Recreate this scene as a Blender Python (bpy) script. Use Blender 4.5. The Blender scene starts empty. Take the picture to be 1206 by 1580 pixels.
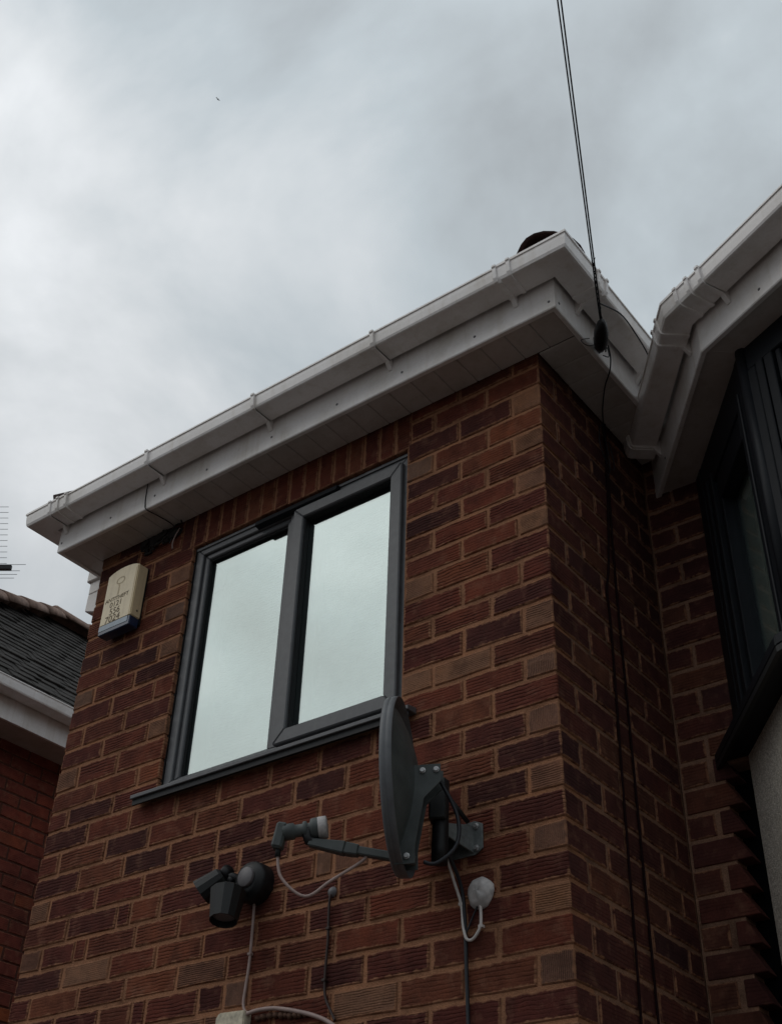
import bpy, bmesh, math, random
from mathutils import Vector, Matrix, noise
random.seed(7)
S = bpy.context.scene
COL = S.collection
R_ = math.radians

# ------------------------------------------------------------------ camera
cam_d = bpy.data.cameras.new('camera'); cam = bpy.data.objects.new('camera', cam_d); COL.objects.link(cam)
cam_d.sensor_fit = 'HORIZONTAL'; cam_d.sensor_width = 36.0; cam_d.lens = 55.552
cam_d.clip_start = 0.05; cam_d.clip_end = 2000
Mx = Matrix(((0.79607800, 0.34384548, 0.49802621), (0.60454603, -0.48988463, -0.62812192), (0.02799850, 0.80111381, -0.59785679))).to_4x4()
Mx.translation = Vector((1.5060979, -2.6922824, -3.0199148))
cam.matrix_world = Mx
S.camera = cam

# ------------------------------------------------------------------ world: overcast sky
SUN_EL, SUN_AZ = 48.0, 232.0      # sun behind cloud, front-left of the house
W = bpy.data.worlds.new('World'); S.world = W; W.use_nodes = True
nt = W.node_tree; nt.nodes.clear()
def wn(t, **k):
    n = nt.nodes.new(t)
    for a, b in k.items(): setattr(n, a, b)
    return n
def wl(a, b): nt.links.new(a, b)
def wmath(op, a, b=None, c=None, clamp=False):
    n = wn('ShaderNodeMath', operation=op); n.use_clamp = clamp
    for i, v in enumerate((a, b, c)):
        if v is None: continue
        if isinstance(v, (int, float)): n.inputs[i].default_value = v
        else: wl(v, n.inputs[i])
    return n.outputs[0]
tc = wn('ShaderNodeTexCoord'); sep = wn('ShaderNodeSeparateXYZ'); wl(tc.outputs['Generated'], sep.inputs[0])
zz = wmath('ADD', wmath('MAXIMUM', sep.outputs[2], 0.0), 0.62)
cx = wmath('DIVIDE', sep.outputs[0], zz); cy = wmath('DIVIDE', sep.outputs[1], zz)
cmb = wn('ShaderNodeCombineXYZ'); wl(cx, cmb.inputs[0]); wl(cy, cmb.inputs[1])
mp = wn('ShaderNodeMapping'); wl(cmb.outputs[0], mp.inputs[0]); mp.inputs['Rotation'].default_value = (0, 0, R_(35)); mp.inputs['Location'].default_value = (3.1, 1.7, 0.4); mp.inputs['Scale'].default_value = (1.0, 0.9, 1)
n1 = wn('ShaderNodeTexNoise'); wl(mp.outputs[0], n1.inputs['Vector']); n1.inputs['Scale'].default_value = 4.0; n1.inputs['Detail'].default_value = 7; n1.inputs['Roughness'].default_value = 0.52; n1.inputs['Distortion'].default_value = 0.35
n2 = wn('ShaderNodeTexNoise'); wl(mp.outputs[0], n2.inputs['Vector']); n2.inputs['Scale'].default_value = 12.0; n2.inputs['Detail'].default_value = 5; n2.inputs['Roughness'].default_value = 0.5; n2.inputs['Distortion'].default_value = 0.2
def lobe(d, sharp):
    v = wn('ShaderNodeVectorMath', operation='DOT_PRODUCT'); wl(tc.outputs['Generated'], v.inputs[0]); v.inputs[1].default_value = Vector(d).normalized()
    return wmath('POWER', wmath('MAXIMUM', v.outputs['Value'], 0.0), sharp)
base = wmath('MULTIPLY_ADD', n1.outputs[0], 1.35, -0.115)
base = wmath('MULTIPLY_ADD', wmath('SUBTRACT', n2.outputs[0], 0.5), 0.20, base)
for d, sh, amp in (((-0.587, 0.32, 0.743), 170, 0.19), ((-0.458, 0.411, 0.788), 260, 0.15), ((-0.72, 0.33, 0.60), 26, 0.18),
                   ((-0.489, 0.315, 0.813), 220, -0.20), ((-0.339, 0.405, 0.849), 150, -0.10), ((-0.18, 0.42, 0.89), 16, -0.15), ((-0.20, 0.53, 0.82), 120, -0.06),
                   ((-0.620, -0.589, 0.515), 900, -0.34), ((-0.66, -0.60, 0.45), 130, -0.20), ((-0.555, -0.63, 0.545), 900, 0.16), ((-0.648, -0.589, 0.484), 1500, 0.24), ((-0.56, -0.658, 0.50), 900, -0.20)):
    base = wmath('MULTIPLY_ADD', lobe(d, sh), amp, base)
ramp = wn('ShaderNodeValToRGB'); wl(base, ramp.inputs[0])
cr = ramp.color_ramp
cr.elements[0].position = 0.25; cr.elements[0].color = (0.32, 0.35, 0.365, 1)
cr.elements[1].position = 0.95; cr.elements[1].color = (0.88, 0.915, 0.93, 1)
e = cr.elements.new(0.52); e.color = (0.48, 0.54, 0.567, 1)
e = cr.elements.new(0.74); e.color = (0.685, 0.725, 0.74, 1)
sky = wn('ShaderNodeTexSky', sky_type='NISHITA'); sky.sun_disc = False
sky.sun_elevation = R_(SUN_EL); sky.sun_rotation = R_(SUN_AZ)
mixc = wn('ShaderNodeMix', data_type='RGBA', blend_type='MIX'); mixc.inputs[0].default_value = 0.955
sc10 = wn('ShaderNodeMix', data_type='RGBA', blend_type='MULTIPLY'); sc10.inputs[0].default_value = 1.0
cie = wmath('MULTIPLY_ADD', wmath('MAXIMUM', sep.outputs[2], 0.0), 0.80, 0.40)   # overcast skies dim towards the horizon
ciec = wn('ShaderNodeMix', data_type='RGBA', blend_type='MULTIPLY'); ciec.inputs[0].default_value = 1.0
ccol = wn('ShaderNodeCombineColor'); [wl(cie, ccol.inputs[i]) for i in range(3)]
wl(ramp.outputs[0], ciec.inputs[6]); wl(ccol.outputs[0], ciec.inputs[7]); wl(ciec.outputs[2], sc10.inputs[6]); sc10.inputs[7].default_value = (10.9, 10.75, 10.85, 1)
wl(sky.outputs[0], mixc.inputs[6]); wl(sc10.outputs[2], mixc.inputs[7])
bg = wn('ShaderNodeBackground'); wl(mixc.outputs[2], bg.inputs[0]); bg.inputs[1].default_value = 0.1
wo = wn('ShaderNodeOutputWorld'); wl(bg.outputs[0], wo.inputs[0])

sun_d = bpy.data.lights.new('sun', 'SUN'); sun = bpy.data.objects.new('sun', sun_d); COL.objects.link(sun)
sun_d.energy = 0.5; sun_d.angle = R_(50); sun_d.color = (1.0, 0.96, 0.9)
az = R_(SUN_AZ)   # azimuth from +Y clockwise
sd = Vector((math.sin(az) * math.cos(R_(SUN_EL)), math.cos(az) * math.cos(R_(SUN_EL)), math.sin(R_(SUN_EL))))
sun.rotation_euler = sd.to_track_quat('Z', 'Y').to_euler()

S.view_settings.view_transform = 'Standard'; S.view_settings.look = 'None'
S.view_settings.exposure = 0.0; S.view_settings.gamma = 1.0; S.view_settings.use_curve_mapping = False

# ------------------------------------------------------------------ materials
MATS = {}
def mat(name):
    m = bpy.data.materials.new(name); m.use_nodes = True
    b = m.node_tree.nodes['Principled BSDF']; MATS[name] = m
    return m, m.node_tree, b
def nd(t, typ, **k):
    n = t.nodes.new(typ)
    for a, b in k.items(): setattr(n, a, b)
    return n
def noise_tex(t, scale, detail=4, rough=0.55, vec='Object', dist=0.0):
    c = nd(t, 'ShaderNodeTexCoord'); n = nd(t, 'ShaderNodeTexNoise')
    t.links.new(c.outputs[vec], n.inputs['Vector']); n.inputs['Scale'].default_value = scale
    n.inputs['Detail'].default_value = detail; n.inputs['Roughness'].default_value = rough; n.inputs['Distortion'].default_value = dist
    return n
def cramp(t, src, stops):
    r = nd(t, 'ShaderNodeValToRGB'); t.links.new(src, r.inputs[0]); c = r.color_ramp
    c.elements[0].position, c.elements[0].color = stops[0][0], (*stops[0][1], 1)
    c.elements[1].position, c.elements[1].color = stops[-1][0], (*stops[-1][1], 1)
    for p, col in stops[1:-1]:
        e = c.elements.new(p); e.color = (*col, 1)
    return r.outputs[0]
def tmath(t, op, a, b=None, c=None, clamp=False):
    n = nd(t, 'ShaderNodeMath', operation=op); n.use_clamp = clamp
    for i, v in enumerate((a, b, c)):
        if v is None: continue
        if isinstance(v, (int, float)): n.inputs[i].default_value = v
        else: t.links.new(v, n.inputs[i])
    return n.outputs[0]
def tmix(t, f, a, b, mode='MIX'):
    n = nd(t, 'ShaderNodeMix', data_type='RGBA', blend_type=mode)
    for i, v in ((0, f), (6, a), (7, b)):
        if isinstance(v, (int, float)): n.inputs[i].default_value = v
        elif isinstance(v, tuple): n.inputs[i].default_value = (*v, 1)
        else: t.links.new(v, n.inputs[i])
    return n.outputs[2]
def bump(t, b, h, strength, dist, prev=None):
    n = nd(t, 'ShaderNodeBump'); n.inputs['Strength'].default_value = strength; n.inputs['Distance'].default_value = dist
    t.links.new(h, n.inputs['Height'])
    if prev: t.links.new(prev, n.inputs['Normal'])
    t.links.new(n.outputs[0], b.inputs['Normal']); return n.outputs[0]
def simple(name, col, rough=0.5, spec=0.5, metal=0.0, var=0.12, vscale=30, bstr=0.0, bscale=200):
    m, t, b = mat(name)
    n = noise_tex(t, vscale, 5)
    lo = tuple(c * (1 - var) for c in col); hi = tuple(min(1, c * (1 + var)) for c in col)
    t.links.new(cramp(t, n.outputs[0], [(0.3, lo), (0.7, hi)]), b.inputs['Base Color'])
    b.inputs['Roughness'].default_value = rough; b.inputs['Specular IOR Level'].default_value = spec; b.inputs['Metallic'].default_value = metal
    if bstr:
        q = noise_tex(t, bscale, 4); bump(t, b, q.outputs[0], bstr, 0.002)
    return m

MORTAR = (0.335, 0.165, 0.095)
def brick_mat(name, stops, groove=(90.0, 1), gstr=0.8, smear=0.5):
    m, t, b = mat(name)
    oi = nd(t, 'ShaderNodeObjectInfo'); tc = nd(t, 'ShaderNodeTexCoord')
    off = nd(t, 'ShaderNodeVectorMath', operation='MULTIPLY_ADD')       # every brick gets its own piece of the grain
    cm = nd(t, 'ShaderNodeCombineXYZ'); rr = tmath(t, 'MULTIPLY', oi.outputs['Random'], 37.0)
    t.links.new(rr, cm.inputs[0]); t.links.new(rr, cm.inputs[2])
    t.links.new(tc.outputs['Object'], off.inputs[0]); off.inputs[1].default_value = (1, 1, 1); t.links.new(cm.outputs[0], off.inputs[2])
    def nz(scale, detail=4, rough=0.6, sx=1.0, sz=1.0):
        mp = nd(t, 'ShaderNodeMapping'); mp.inputs['Scale'].default_value = (sx, sx, sz); t.links.new(off.outputs[0], mp.inputs[0])
        n = nd(t, 'ShaderNodeTexNoise'); t.links.new(mp.outputs[0], n.inputs['Vector']); n.inputs['Scale'].default_value = scale
        n.inputs['Detail'].default_value = detail; n.inputs['Roughness'].default_value = rough; return n.outputs[0]
    col = cramp(t, oi.outputs['Random'], stops)
    big = nz(14, 4); fine = nz(160, 4); 
    col = tmix(t, 1.0, col, cramp(t, big, [(0.25, (0.62, 0.6, 0.62)), (0.5, (1, 1, 1)), (0.8, (1.3, 1.22, 1.15))]), 'MULTIPLY')
    col = tmix(t, 1.0, col, cramp(t, fine, [(0.3, (0.8, 0.8, 0.8)), (0.75, (1.18, 1.18, 1.18))]), 'MULTIPLY')
    geo = nd(t, 'ShaderNodeNewGeometry')                               # weathering that runs across the whole wall
    def wz(scale, stops, detail=5):
        n = nd(t, 'ShaderNodeTexNoise'); t.links.new(geo.outputs['Position'], n.inputs['Vector']); n.inputs['Scale'].default_value = scale; n.inputs['Detail'].default_value = detail; n.inputs['Roughness'].default_value = 0.62
        return cramp(t, n.outputs[0], stops)
    wall_tint = wz(2.2, [(0.3, (0.66, 0.64, 0.68)), (0.5, (1, 1, 1)), (0.72, (1.35, 1.20, 1.0))])
    col = tmix(t, 1.0, col, wall_tint, 'MULTIPLY')
    dust = wz(17, [(0.54, (0, 0, 0)), (0.72, (1, 1, 1))], 7)
    col = tmix(t, tmath(t, 'MULTIPLY', dust, 0.34), col, (0.30, 0.155, 0.10))
    soot = wz(11.3, [(0.58, (0, 0, 0)), (0.75, (1, 1, 1))], 7)
    col = tmix(t, tmath(t, 'MULTIPLY', soot, 0.5), col, (0.03, 0.018, 0.015))
    # drag-wire grooves: wavy horizontal lines broken by noise
    sp = nd(t, 'ShaderNodeSeparateXYZ'); t.links.new(off.outputs[0], sp.inputs[0])
    wob = nz(26, 3, 0.6, 0.55, 1.0)
    axis = sp.outputs[2] if groove[1] == 1 else tmath(t, 'ADD', sp.outputs[0], sp.outputs[1])
    ph = tmath(t, 'MULTIPLY_ADD', axis, groove[0] * 6.2832, tmath(t, 'MULTIPLY', wob, 9.0))
    sn = tmath(t, 'MULTIPLY_ADD', tmath(t, 'SINE', ph), 0.5, 0.5)
    brk = cramp(t, nz(22, 3, 0.6, 0.5, 1.3), [(0.36, (0, 0, 0)), (0.56, (1, 1, 1))])
    r2 = tmath(t, 'FRACT', tmath(t, 'MULTIPLY', oi.outputs['Random'], 91.7))
    gr = tmath(t, 'MULTIPLY', tmath(t, 'MULTIPLY', tmath(t, 'POWER', sn, 3.0), brk), tmath(t, 'MULTIPLY_ADD', r2, 0.85, 0.2))
    col = tmix(t, tmath(t, 'MULTIPLY', gr, 0.5), col, (0.02, 0.008, 0.007))
    # mortar smeared over the arrises
    at = nd(t, 'ShaderNodeAttribute', attribute_name='rim')
    edge = tmath(t, 'ADD', at.outputs['Fac'], tmath(t, 'MULTIPLY_ADD', nz(34, 5, 0.65), 2.1, -1.18 + 0.22 * (smear - 0.5)))
    em = cramp(t, edge, [(0.56, (0, 0, 0)), (0.92, (1, 1, 1))])
    mcol = tmix(t, 1.0, MORTAR, cramp(t, nz(60, 3), [(0.3, (0.72, 0.72, 0.72)), (0.7, (1.12, 1.1, 1.06))]), 'MULTIPLY')
    col = tmix(t, tmath(t, 'MULTIPLY', em, 0.82), col, mcol)
    t.links.new(col, b.inputs['Base Color'])
    b.inputs['Roughness'].default_value = 0.92; b.inputs['Specular IOR Level'].default_value = 0.15
    h = tmath(t, 'MULTIPLY_ADD', fine, 0.5, tmath(t, 'MULTIPLY', gr, -1.0))
    h = tmath(t, 'MULTIPLY_ADD', big, 0.5, h)
    bump(t, b, h, gstr, 0.004)
    return m
brick_mat('brick_red', [(0.0, (0.060, 0.022, 0.019)), (0.25, (0.104, 0.030, 0.023)), (0.5, (0.148, 0.042, 0.026)), (0.78, (0.114, 0.037, 0.024)), (1.0, (0.178, 0.060, 0.033))])
brick_mat('brick_tan', [(0.0, (0.19, 0.088, 0.055)), (0.5, (0.225, 0.115, 0.070)), (1.0, (0.155, 0.066, 0.045))], groove=(150.0, 1), gstr=0.8)
brick_mat('brick_comb', [(0.0, (0.22, 0.125, 0.085)), (0.5, (0.19, 0.092, 0.062)), (1.0, (0.17, 0.10, 0.072))], groove=(190.0, 0), gstr=0.9)
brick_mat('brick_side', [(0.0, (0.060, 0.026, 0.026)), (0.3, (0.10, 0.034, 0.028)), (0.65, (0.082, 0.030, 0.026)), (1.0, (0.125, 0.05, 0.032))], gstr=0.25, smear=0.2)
brick_mat('brick_neighbour', [(0.0, (0.15, 0.042, 0.032)), (0.5, (0.20, 0.052, 0.038)), (0.9, (0.17, 0.05, 0.036)), (1.0, (0.32, 0.09, 0.035))], gstr=0.2, smear=-0.6)

def mortar_mat(name, col):
    m, t, b = mat(name)
    a = noise_tex(t, 5, 7, 0.65); f = noise_tex(t, 220, 3); g = noise_tex(t, 45, 4)
    c = tmix(t, 1.0, col, cramp(t, a.outputs[0], [(0.32, (0.52, 0.50, 0.50)), (0.5, (1, 1, 1)), (0.7, (1.22, 1.14, 1.05))]), 'MULTIPLY')
    c = tmix(t, 1.0, c, cramp(t, f.outputs[0], [(0.3, (0.75, 0.75, 0.75)), (0.7, (1.2, 1.2, 1.2))]), 'MULTIPLY')
    t.links.new(c, b.inputs['Base Color']); b.inputs['Roughness'].default_value = 0.95; b.inputs['Specular IOR Level'].default_value = 0.1
    h = tmath(t, 'MULTIPLY_ADD', f.outputs[0], 0.5, g.outputs[0]); bump(t, b, h, 0.8, 0.006)
    return m
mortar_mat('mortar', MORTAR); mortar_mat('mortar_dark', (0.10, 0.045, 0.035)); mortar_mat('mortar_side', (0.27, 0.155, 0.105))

def pvc(name, col):
    m, t, b = mat(name)
    st = noise_tex(t, 5, 6, 0.65); fi = noise_tex(t, 90, 3)
    c = tmix(t, 1.0, col, cramp(t, st.outputs[0], [(0.30, (0.80, 0.78, 0.74)), (0.55, (1, 1, 1))]), 'MULTIPLY')
    c = tmix(t, 1.0, c, cramp(t, fi.outputs[0], [(0.25, (0.95, 0.94, 0.93)), (0.6, (1, 1, 1))]), 'MULTIPLY')
    t.links.new(c, b.inputs['Base Color']); mpd = nd(t, 'ShaderNodeMapping'); mpd.inputs['Scale'].default_value = (26, 26, 2.2); gp = nd(t, 'ShaderNodeNewGeometry'); t.links.new(gp.outputs['Position'], mpd.inputs[0])
    dr_ = nd(t, 'ShaderNodeTexNoise'); t.links.new(mpd.outputs[0], dr_.inputs['Vector']); dr_.inputs['Scale'].default_value = 1.0; dr_.inputs['Detail'].default_value = 5
    c = tmix(t, 1.0, c, cramp(t, dr_.outputs[0], [(0.28, (0.89, 0.87, 0.84)), (0.46, (1, 1, 1))]), 'MULTIPLY')   # drip streaks
    t.links.new(c, b.inputs['Base Color'])
    b.inputs['Roughness'].default_value = 0.33; b.inputs['Specular IOR Level'].default_value = 0.5
    return m
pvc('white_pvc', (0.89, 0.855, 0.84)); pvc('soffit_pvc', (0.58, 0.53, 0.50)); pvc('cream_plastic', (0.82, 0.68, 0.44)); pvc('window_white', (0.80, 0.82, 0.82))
simple('anthracite', (0.100, 0.102, 0.108), 0.42, 0.5, bstr=0.12, bscale=500)
simple('black_frame', (0.009, 0.0105, 0.014), 0.5, 0.22)
simple('gasket_black', (0.008, 0.008, 0.009), 0.6)
simple('dish_grey', (0.066, 0.075, 0.074), 0.6, 0.4, var=0.3, vscale=14, bstr=0.1, bscale=700)
simple('dish_rim', (0.12, 0.124, 0.132), 0.5, 0.4)
simple('black_plastic', (0.008, 0.008, 0.009), 0.5, 0.35, var=0.5, vscale=50)
simple('black_steel', (0.012, 0.013, 0.013), 0.5, 0.4)
simple('galvanised', (0.16, 0.175, 0.175), 0.55, 0.4, metal=0.3, var=0.25, vscale=60)
simple('bolt_steel', (0.42, 0.42, 0.42), 0.4, 0.5, metal=0.7)
simple('white_cable', (0.62, 0.57, 0.54), 0.5, var=0.15)
simple('pinkish_cable', (0.36, 0.26, 0.235), 0.55, var=0.15)
simple('brown_cable', (0.035, 0.016, 0.013), 0.6)
simple('maroon_cable', (0.016, 0.006, 0.007), 0.9, 0.1)
simple('black_cable', (0.010, 0.011, 0.016), 0.5)
simple('sealant', (0.50, 0.47, 0.46), 0.45, var=0.3, vscale=40, bstr=0.5, bscale=60)
simple('lens_blue', (0.016, 0.035, 0.085), 0.25, 0.5)
simple('lens_pale', (0.24, 0.31, 0.38), 0.3, 0.5, var=0.2)
simple('ink', (0.17, 0.125, 0.08), 0.7, var=0.5, vscale=120)
simple('ink_faded', (0.60, 0.49, 0.32), 0.7)
simple('cap_grey', (0.13, 0.12, 0.125), 0.5)
simple('hip_tile', (0.035, 0.016, 0.014), 0.85, 0.2, var=0.3, vscale=25)
simple('ridge_tile', (0.27, 0.185, 0.15), 0.9, 0.2, var=0.35, vscale=18, bstr=0.5, bscale=60)
simple('roof_tile', (0.040, 0.036, 0.033), 0.9, 0.2, var=0.45, vscale=9, bstr=0.4, bscale=90)
simple('roof_felt', (0.03, 0.028, 0.027), 0.9, 0.2)
simple('aluminium', (0.45, 0.46, 0.47), 0.4, 0.5, metal=0.5)
simple('bird_feather', (0.10, 0.10, 0.11), 0.8)
simple('web', (0.03, 0.027, 0.026), 0.95, 0.1, var=0.4)
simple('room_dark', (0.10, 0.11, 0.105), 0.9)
simple('ceiling_white', (0.70, 0.72, 0.70), 0.9)
simple('timber_block', (0.58, 0.52, 0.40), 0.8, var=0.3, vscale=60, bstr=0.6, bscale=120)
simple('gap_black', (0.006, 0.006, 0.007), 1.0, 0.0)
simple('blind_grey', (0.70, 0.70, 0.67), 0.9, 0.1)
simple('foam', (0.13, 0.075, 0.055), 0.95, 0.1, var=0.4, bstr=0.8, bscale=80)

def pebble_mat():
    m, t, b = mat('pebbledash')
    c = nd(t, 'ShaderNodeTexCoord'); v = nd(t, 'ShaderNodeTexVoronoi'); t.links.new(c.outputs['Object'], v.inputs['Vector']); v.inputs['Scale'].default_value = 210
    n = noise_tex(t, 120, 4)
    col = cramp(t, v.outputs['Color'], [(0.1, (0.50, 0.45, 0.375)), (0.5, (0.72, 0.665, 0.575)), (0.9, (0.86, 0.82, 0.74))])
    col = tmix(t, 1.0, col, cramp(t, n.outputs[0], [(0.3, (0.7, 0.7, 0.7)), (0.7, (1.1, 1.1, 1.1))]), 'MULTIPLY')
    t.links.new(col, b.inputs['Base Color']); b.inputs['Roughness'].default_value = 0.95; b.inputs['Specular IOR Level'].default_value = 0.1
    h = tmath(t, 'SUBTRACT', 1.0, v.outputs['Distance']); bump(t, b, h, 0.8, 0.0035)
pebble_mat()
def ground_mat():
    m, t, b = mat('paving')
    n = noise_tex(t, 0.6, 6); f = noise_tex(t, 30, 4)
    col = cramp(t, n.outputs[0], [(0.3, (0.055, 0.043, 0.037)), (0.7, (0.085, 0.067, 0.058))])
    col = tmix(t, 1.0, col, cramp(t, f.outputs[0], [(0.3, (0.8, 0.8, 0.8)), (0.7, (1.15, 1.15, 1.15))]), 'MULTIPLY')
    t.links.new(col, b.inputs['Base Color']); b.inputs['Roughness'].default_value = 0.9
ground_mat()
def glass_mat(name, refl, tint, rough=0.004, wav=0.0, trans=(0.80, 0.86, 0.84)):
    m = bpy.data.materials.new(name); m.use_nodes = True; t = m.node_tree; t.nodes.clear(); MATS[name] = m
    o = nd(t, 'ShaderNodeOutputMaterial'); g = nd(t, 'ShaderNodeBsdfGlossy'); tr = nd(t, 'ShaderNodeBsdfTransparent'); mx = nd(t, 'ShaderNodeMixShader')
    g.inputs['Color'].default_value = (*tint, 1); g.inputs['Roughness'].default_value = rough; tr.inputs['Color'].default_value = (*trans, 1)
    fr = nd(t, 'ShaderNodeLayerWeight'); fr.inputs['Blend'].default_value = 0.5
    fac = tmath(t, 'MULTIPLY_ADD', tmath(t, 'POWER', fr.outputs['Facing'], 3.0), 1.0 - refl, refl, clamp=True)
    d1_ = noise_tex(t, 3.2, 5, 0.6); d2_ = noise_tex(t, 38, 4, 0.6, dist=0.6)                 # rain-dried dust and smears on the pane
    dirt = tmath(t, 'ADD', tmath(t, 'MULTIPLY', d1_.outputs[0], 0.24), tmath(t, 'MULTIPLY', d2_.outputs[0], 0.10))
    fac = tmath(t, 'MULTIPLY', fac, tmath(t, 'ADD', dirt, 0.83), clamp=True)
    t.links.new(fac, mx.inputs[0]); t.links.new(tr.outputs[0], mx.inputs[1]); t.links.new(g.outputs[0], mx.inputs[2]); t.links.new(mx.outputs[0], o.inputs[0])
    if wav:
        n = noise_tex(t, 4.0, 2, 0.4); bp = nd(t, 'ShaderNodeBump'); bp.inputs['Strength'].default_value = wav; bp.inputs['Distance'].default_value = 0.01
        t.links.new(n.outputs[0], bp.inputs['Height']); t.links.new(bp.outputs[0], g.inputs['Normal'])
    return m
glass_mat('coated_glass', 0.40, (0.72, 0.82, 0.815), wav=0.03, trans=(0.52, 0.56, 0.555))
glass_mat('dark_glass', 0.07, (0.9, 0.95, 1.0))
def blind_mat():
    m, t, b = mat('blind_fabric')
    n = noise_tex(t, 30, 3)
    t.links.new(cramp(t, n.outputs[0], [(0.3, (0.42, 0.46, 0.44)), (0.7, (0.50, 0.54, 0.52))]), b.inputs['Base Color']); b.inputs['Roughness'].default_value = 0.9
blind_mat()

# ------------------------------------------------------------------ mesh helpers
class MB:
    def __init__(s): s.v = []; s.f = []; s.sm = []
    def add(s, vs, fs, smooth=False):
        o = len(s.v); s.v += [tuple(p) for p in vs]; s.f += [tuple(i + o for i in q) for q in fs]; s.sm += [smooth] * len(fs); return s
    def box(s, a, b, M=None):
        (x0, y0, z0), (x1, y1, z1) = a, b
        vs = [Vector(p) for p in ((x0, y0, z0), (x1, y0, z0), (x1, y1, z0), (x0, y1, z0), (x0, y0, z1), (x1, y0, z1), (x1, y1, z1), (x0, y1, z1))]
        if M is not None: vs = [M @ p for p in vs]
        return s.add(vs, [(3, 2, 1, 0), (4, 5, 6, 7), (0, 1, 5, 4), (1, 2, 6, 5), (2, 3, 7, 6), (3, 0, 4, 7)])
    def prism(s, poly, d):                     # closed polygon of 3D points pushed along vector d
        n = len(poly); a = [Vector(p) for p in poly]; d = Vector(d); b = [p + d for p in a]
        return s.add(a + b, [tuple(range(n))[::-1], tuple(range(n, 2 * n))] + [(i, (i + 1) % n, n + (i + 1) % n, n + i) for i in range(n)])
    def tube(s, pts, r, seg=8, cap=True):
        pts = [Vector(p) for p in pts]; rs = r if isinstance(r, (list, tuple)) else [r] * len(pts)
        vs = []; nprev = None
        for i, p in enumerate(pts):
            t = (pts[min(i + 1, len(pts) - 1)] - pts[max(i - 1, 0)]).normalized()
            if nprev is None:
                nprev = t.orthogonal().normalized()
            nprev = (nprev - t * nprev.dot(t)); nprev = nprev.normalized() if nprev.length > 1e-6 else t.orthogonal().normalized()
            bb = t.cross(nprev)
            for k in range(seg):
                a = 2 * math.pi * k / seg; vs.append(p + (nprev * math.cos(a) + bb * math.sin(a)) * rs[i])
        fs = []
        for i in range(len(pts) - 1):
            for k in range(seg):
                fs.append((i * seg + k, i * seg + (k + 1) % seg, (i + 1) * seg + (k + 1) % seg, (i + 1) * seg + k))
        s.add(vs, fs, True)
        if cap:
            o = len(s.v) - len(vs); e = o + (len(pts) - 1) * seg
            s.f += [tuple(o + k for k in range(seg))[::-1], tuple(e + k for k in range(seg))]; s.sm += [False, False]
        return s
    def lathe(s, prof, M, seg=24, smooth=True): # prof [(r, h)] about local z
        vs = []; n = len(prof)
        for k in range(seg):
            a = 2 * math.pi * k / seg
            for r, h in prof: vs.append(M @ Vector((r * math.cos(a), r * math.sin(a), h)))
        fs = [(k * n + i, ((k + 1) % seg) * n + i, ((k + 1) % seg) * n + i + 1, k * n + i + 1) for k in range(seg) for i in range(n - 1)]
        return s.add(vs, fs, smooth)
    def build(s, name, m, parent=None, bevel=0.0, segs=1):
        me = bpy.data.meshes.new(name); me.from_pydata(s.v, [], s.f)
        me.polygons.foreach_set('use_smooth', s.sm)
        bm = bmesh.new(); bm.from_mesh(me); bmesh.ops.recalc_face_normals(bm, faces=bm.faces)
        if bevel:
            bmesh.ops.bevel(bm, geom=[e for e in bm.edges if e.is_manifold and e.calc_face_angle(0) > 0.5], offset=bevel, segments=segs, affect='EDGES', clamp_overlap=True)
        bm.to_mesh(me); bm.free()
        me.materials.append(MATS[m] if isinstance(m, str) else m)
        o = bpy.data.objects.new(name, me); COL.objects.link(o)
        if parent is not None: o.parent = parent
        return o
def thing(name, label, cat, loc=(0, 0, 0), group=None):
    o = bpy.data.objects.new(name, None); COL.objects.link(o); o.location = loc; o.empty_display_size = 0.1
    o['label'] = label; o['category'] = cat
    if group: o['group'] = group
    return o
def tag(o, label, cat, group=None):
    o['label'] = label; o['category'] = cat
    if group: o['group'] = group
    return o
def local(o):          # parent things sit at their base; children are modelled in world space
    for c in list(o.children): c.matrix_parent_inverse = Matrix.Translation(-Vector(o.location))
def smooth_pts(pts, n=6):
    P = [Vector(p) for p in pts]; out = []
    for i in range(len(P) - 1):
        p0, p1, p2, p3 = P[max(i - 1, 0)], P[i], P[i + 1], P[min(i + 2, len(P) - 1)]
        for k in range(n):
            t = k / n
            out.append(0.5 * ((2 * p1) + (p2 - p0) * t + (2 * p0 - 5 * p1 + 4 * p2 - p3) * t * t + (3 * p1 - p0 - 3 * p2 + p3) * t ** 3))
    out.append(P[-1]); return out
def rightn(a, b):
    d = (Vector(b) - Vector(a)).normalized(); return Vector((d.y, -d.x))
def mitres(pts):
    P = [Vector(p) for p in pts]; N = [rightn(P[i], P[i + 1]) for i in range(len(P) - 1)]; out = []
    for i in range(len(P)):
        if i == 0: out.append(N[0])
        elif i == len(P) - 1: out.append(N[-1])
        else:
            m = (N[i - 1] + N[i]).normalized(); out.append(m / m.dot(N[i]))
    return out
def sweep(mb, pts, prof, z0):                  # closed profile [(offset, dz)] along a plan polyline, mitred
    Mi = mitres(pts); n = len(prof); vs = []
    for p, m in zip(pts, Mi):
        for o, dz in prof: vs.append((p[0] + m.x * o, p[1] + m.y * o, z0 + dz))
    k = len(pts)
    fs = [(i * n + j, i * n + (j + 1) % n, (i + 1) * n + (j + 1) % n, (i + 1) * n + j) for i in range(k - 1) for j in range(n)]
    fs += [tuple(range(n))[::-1], tuple(range((k - 1) * n, k * n))]
    return mb.add(vs, fs)
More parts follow.
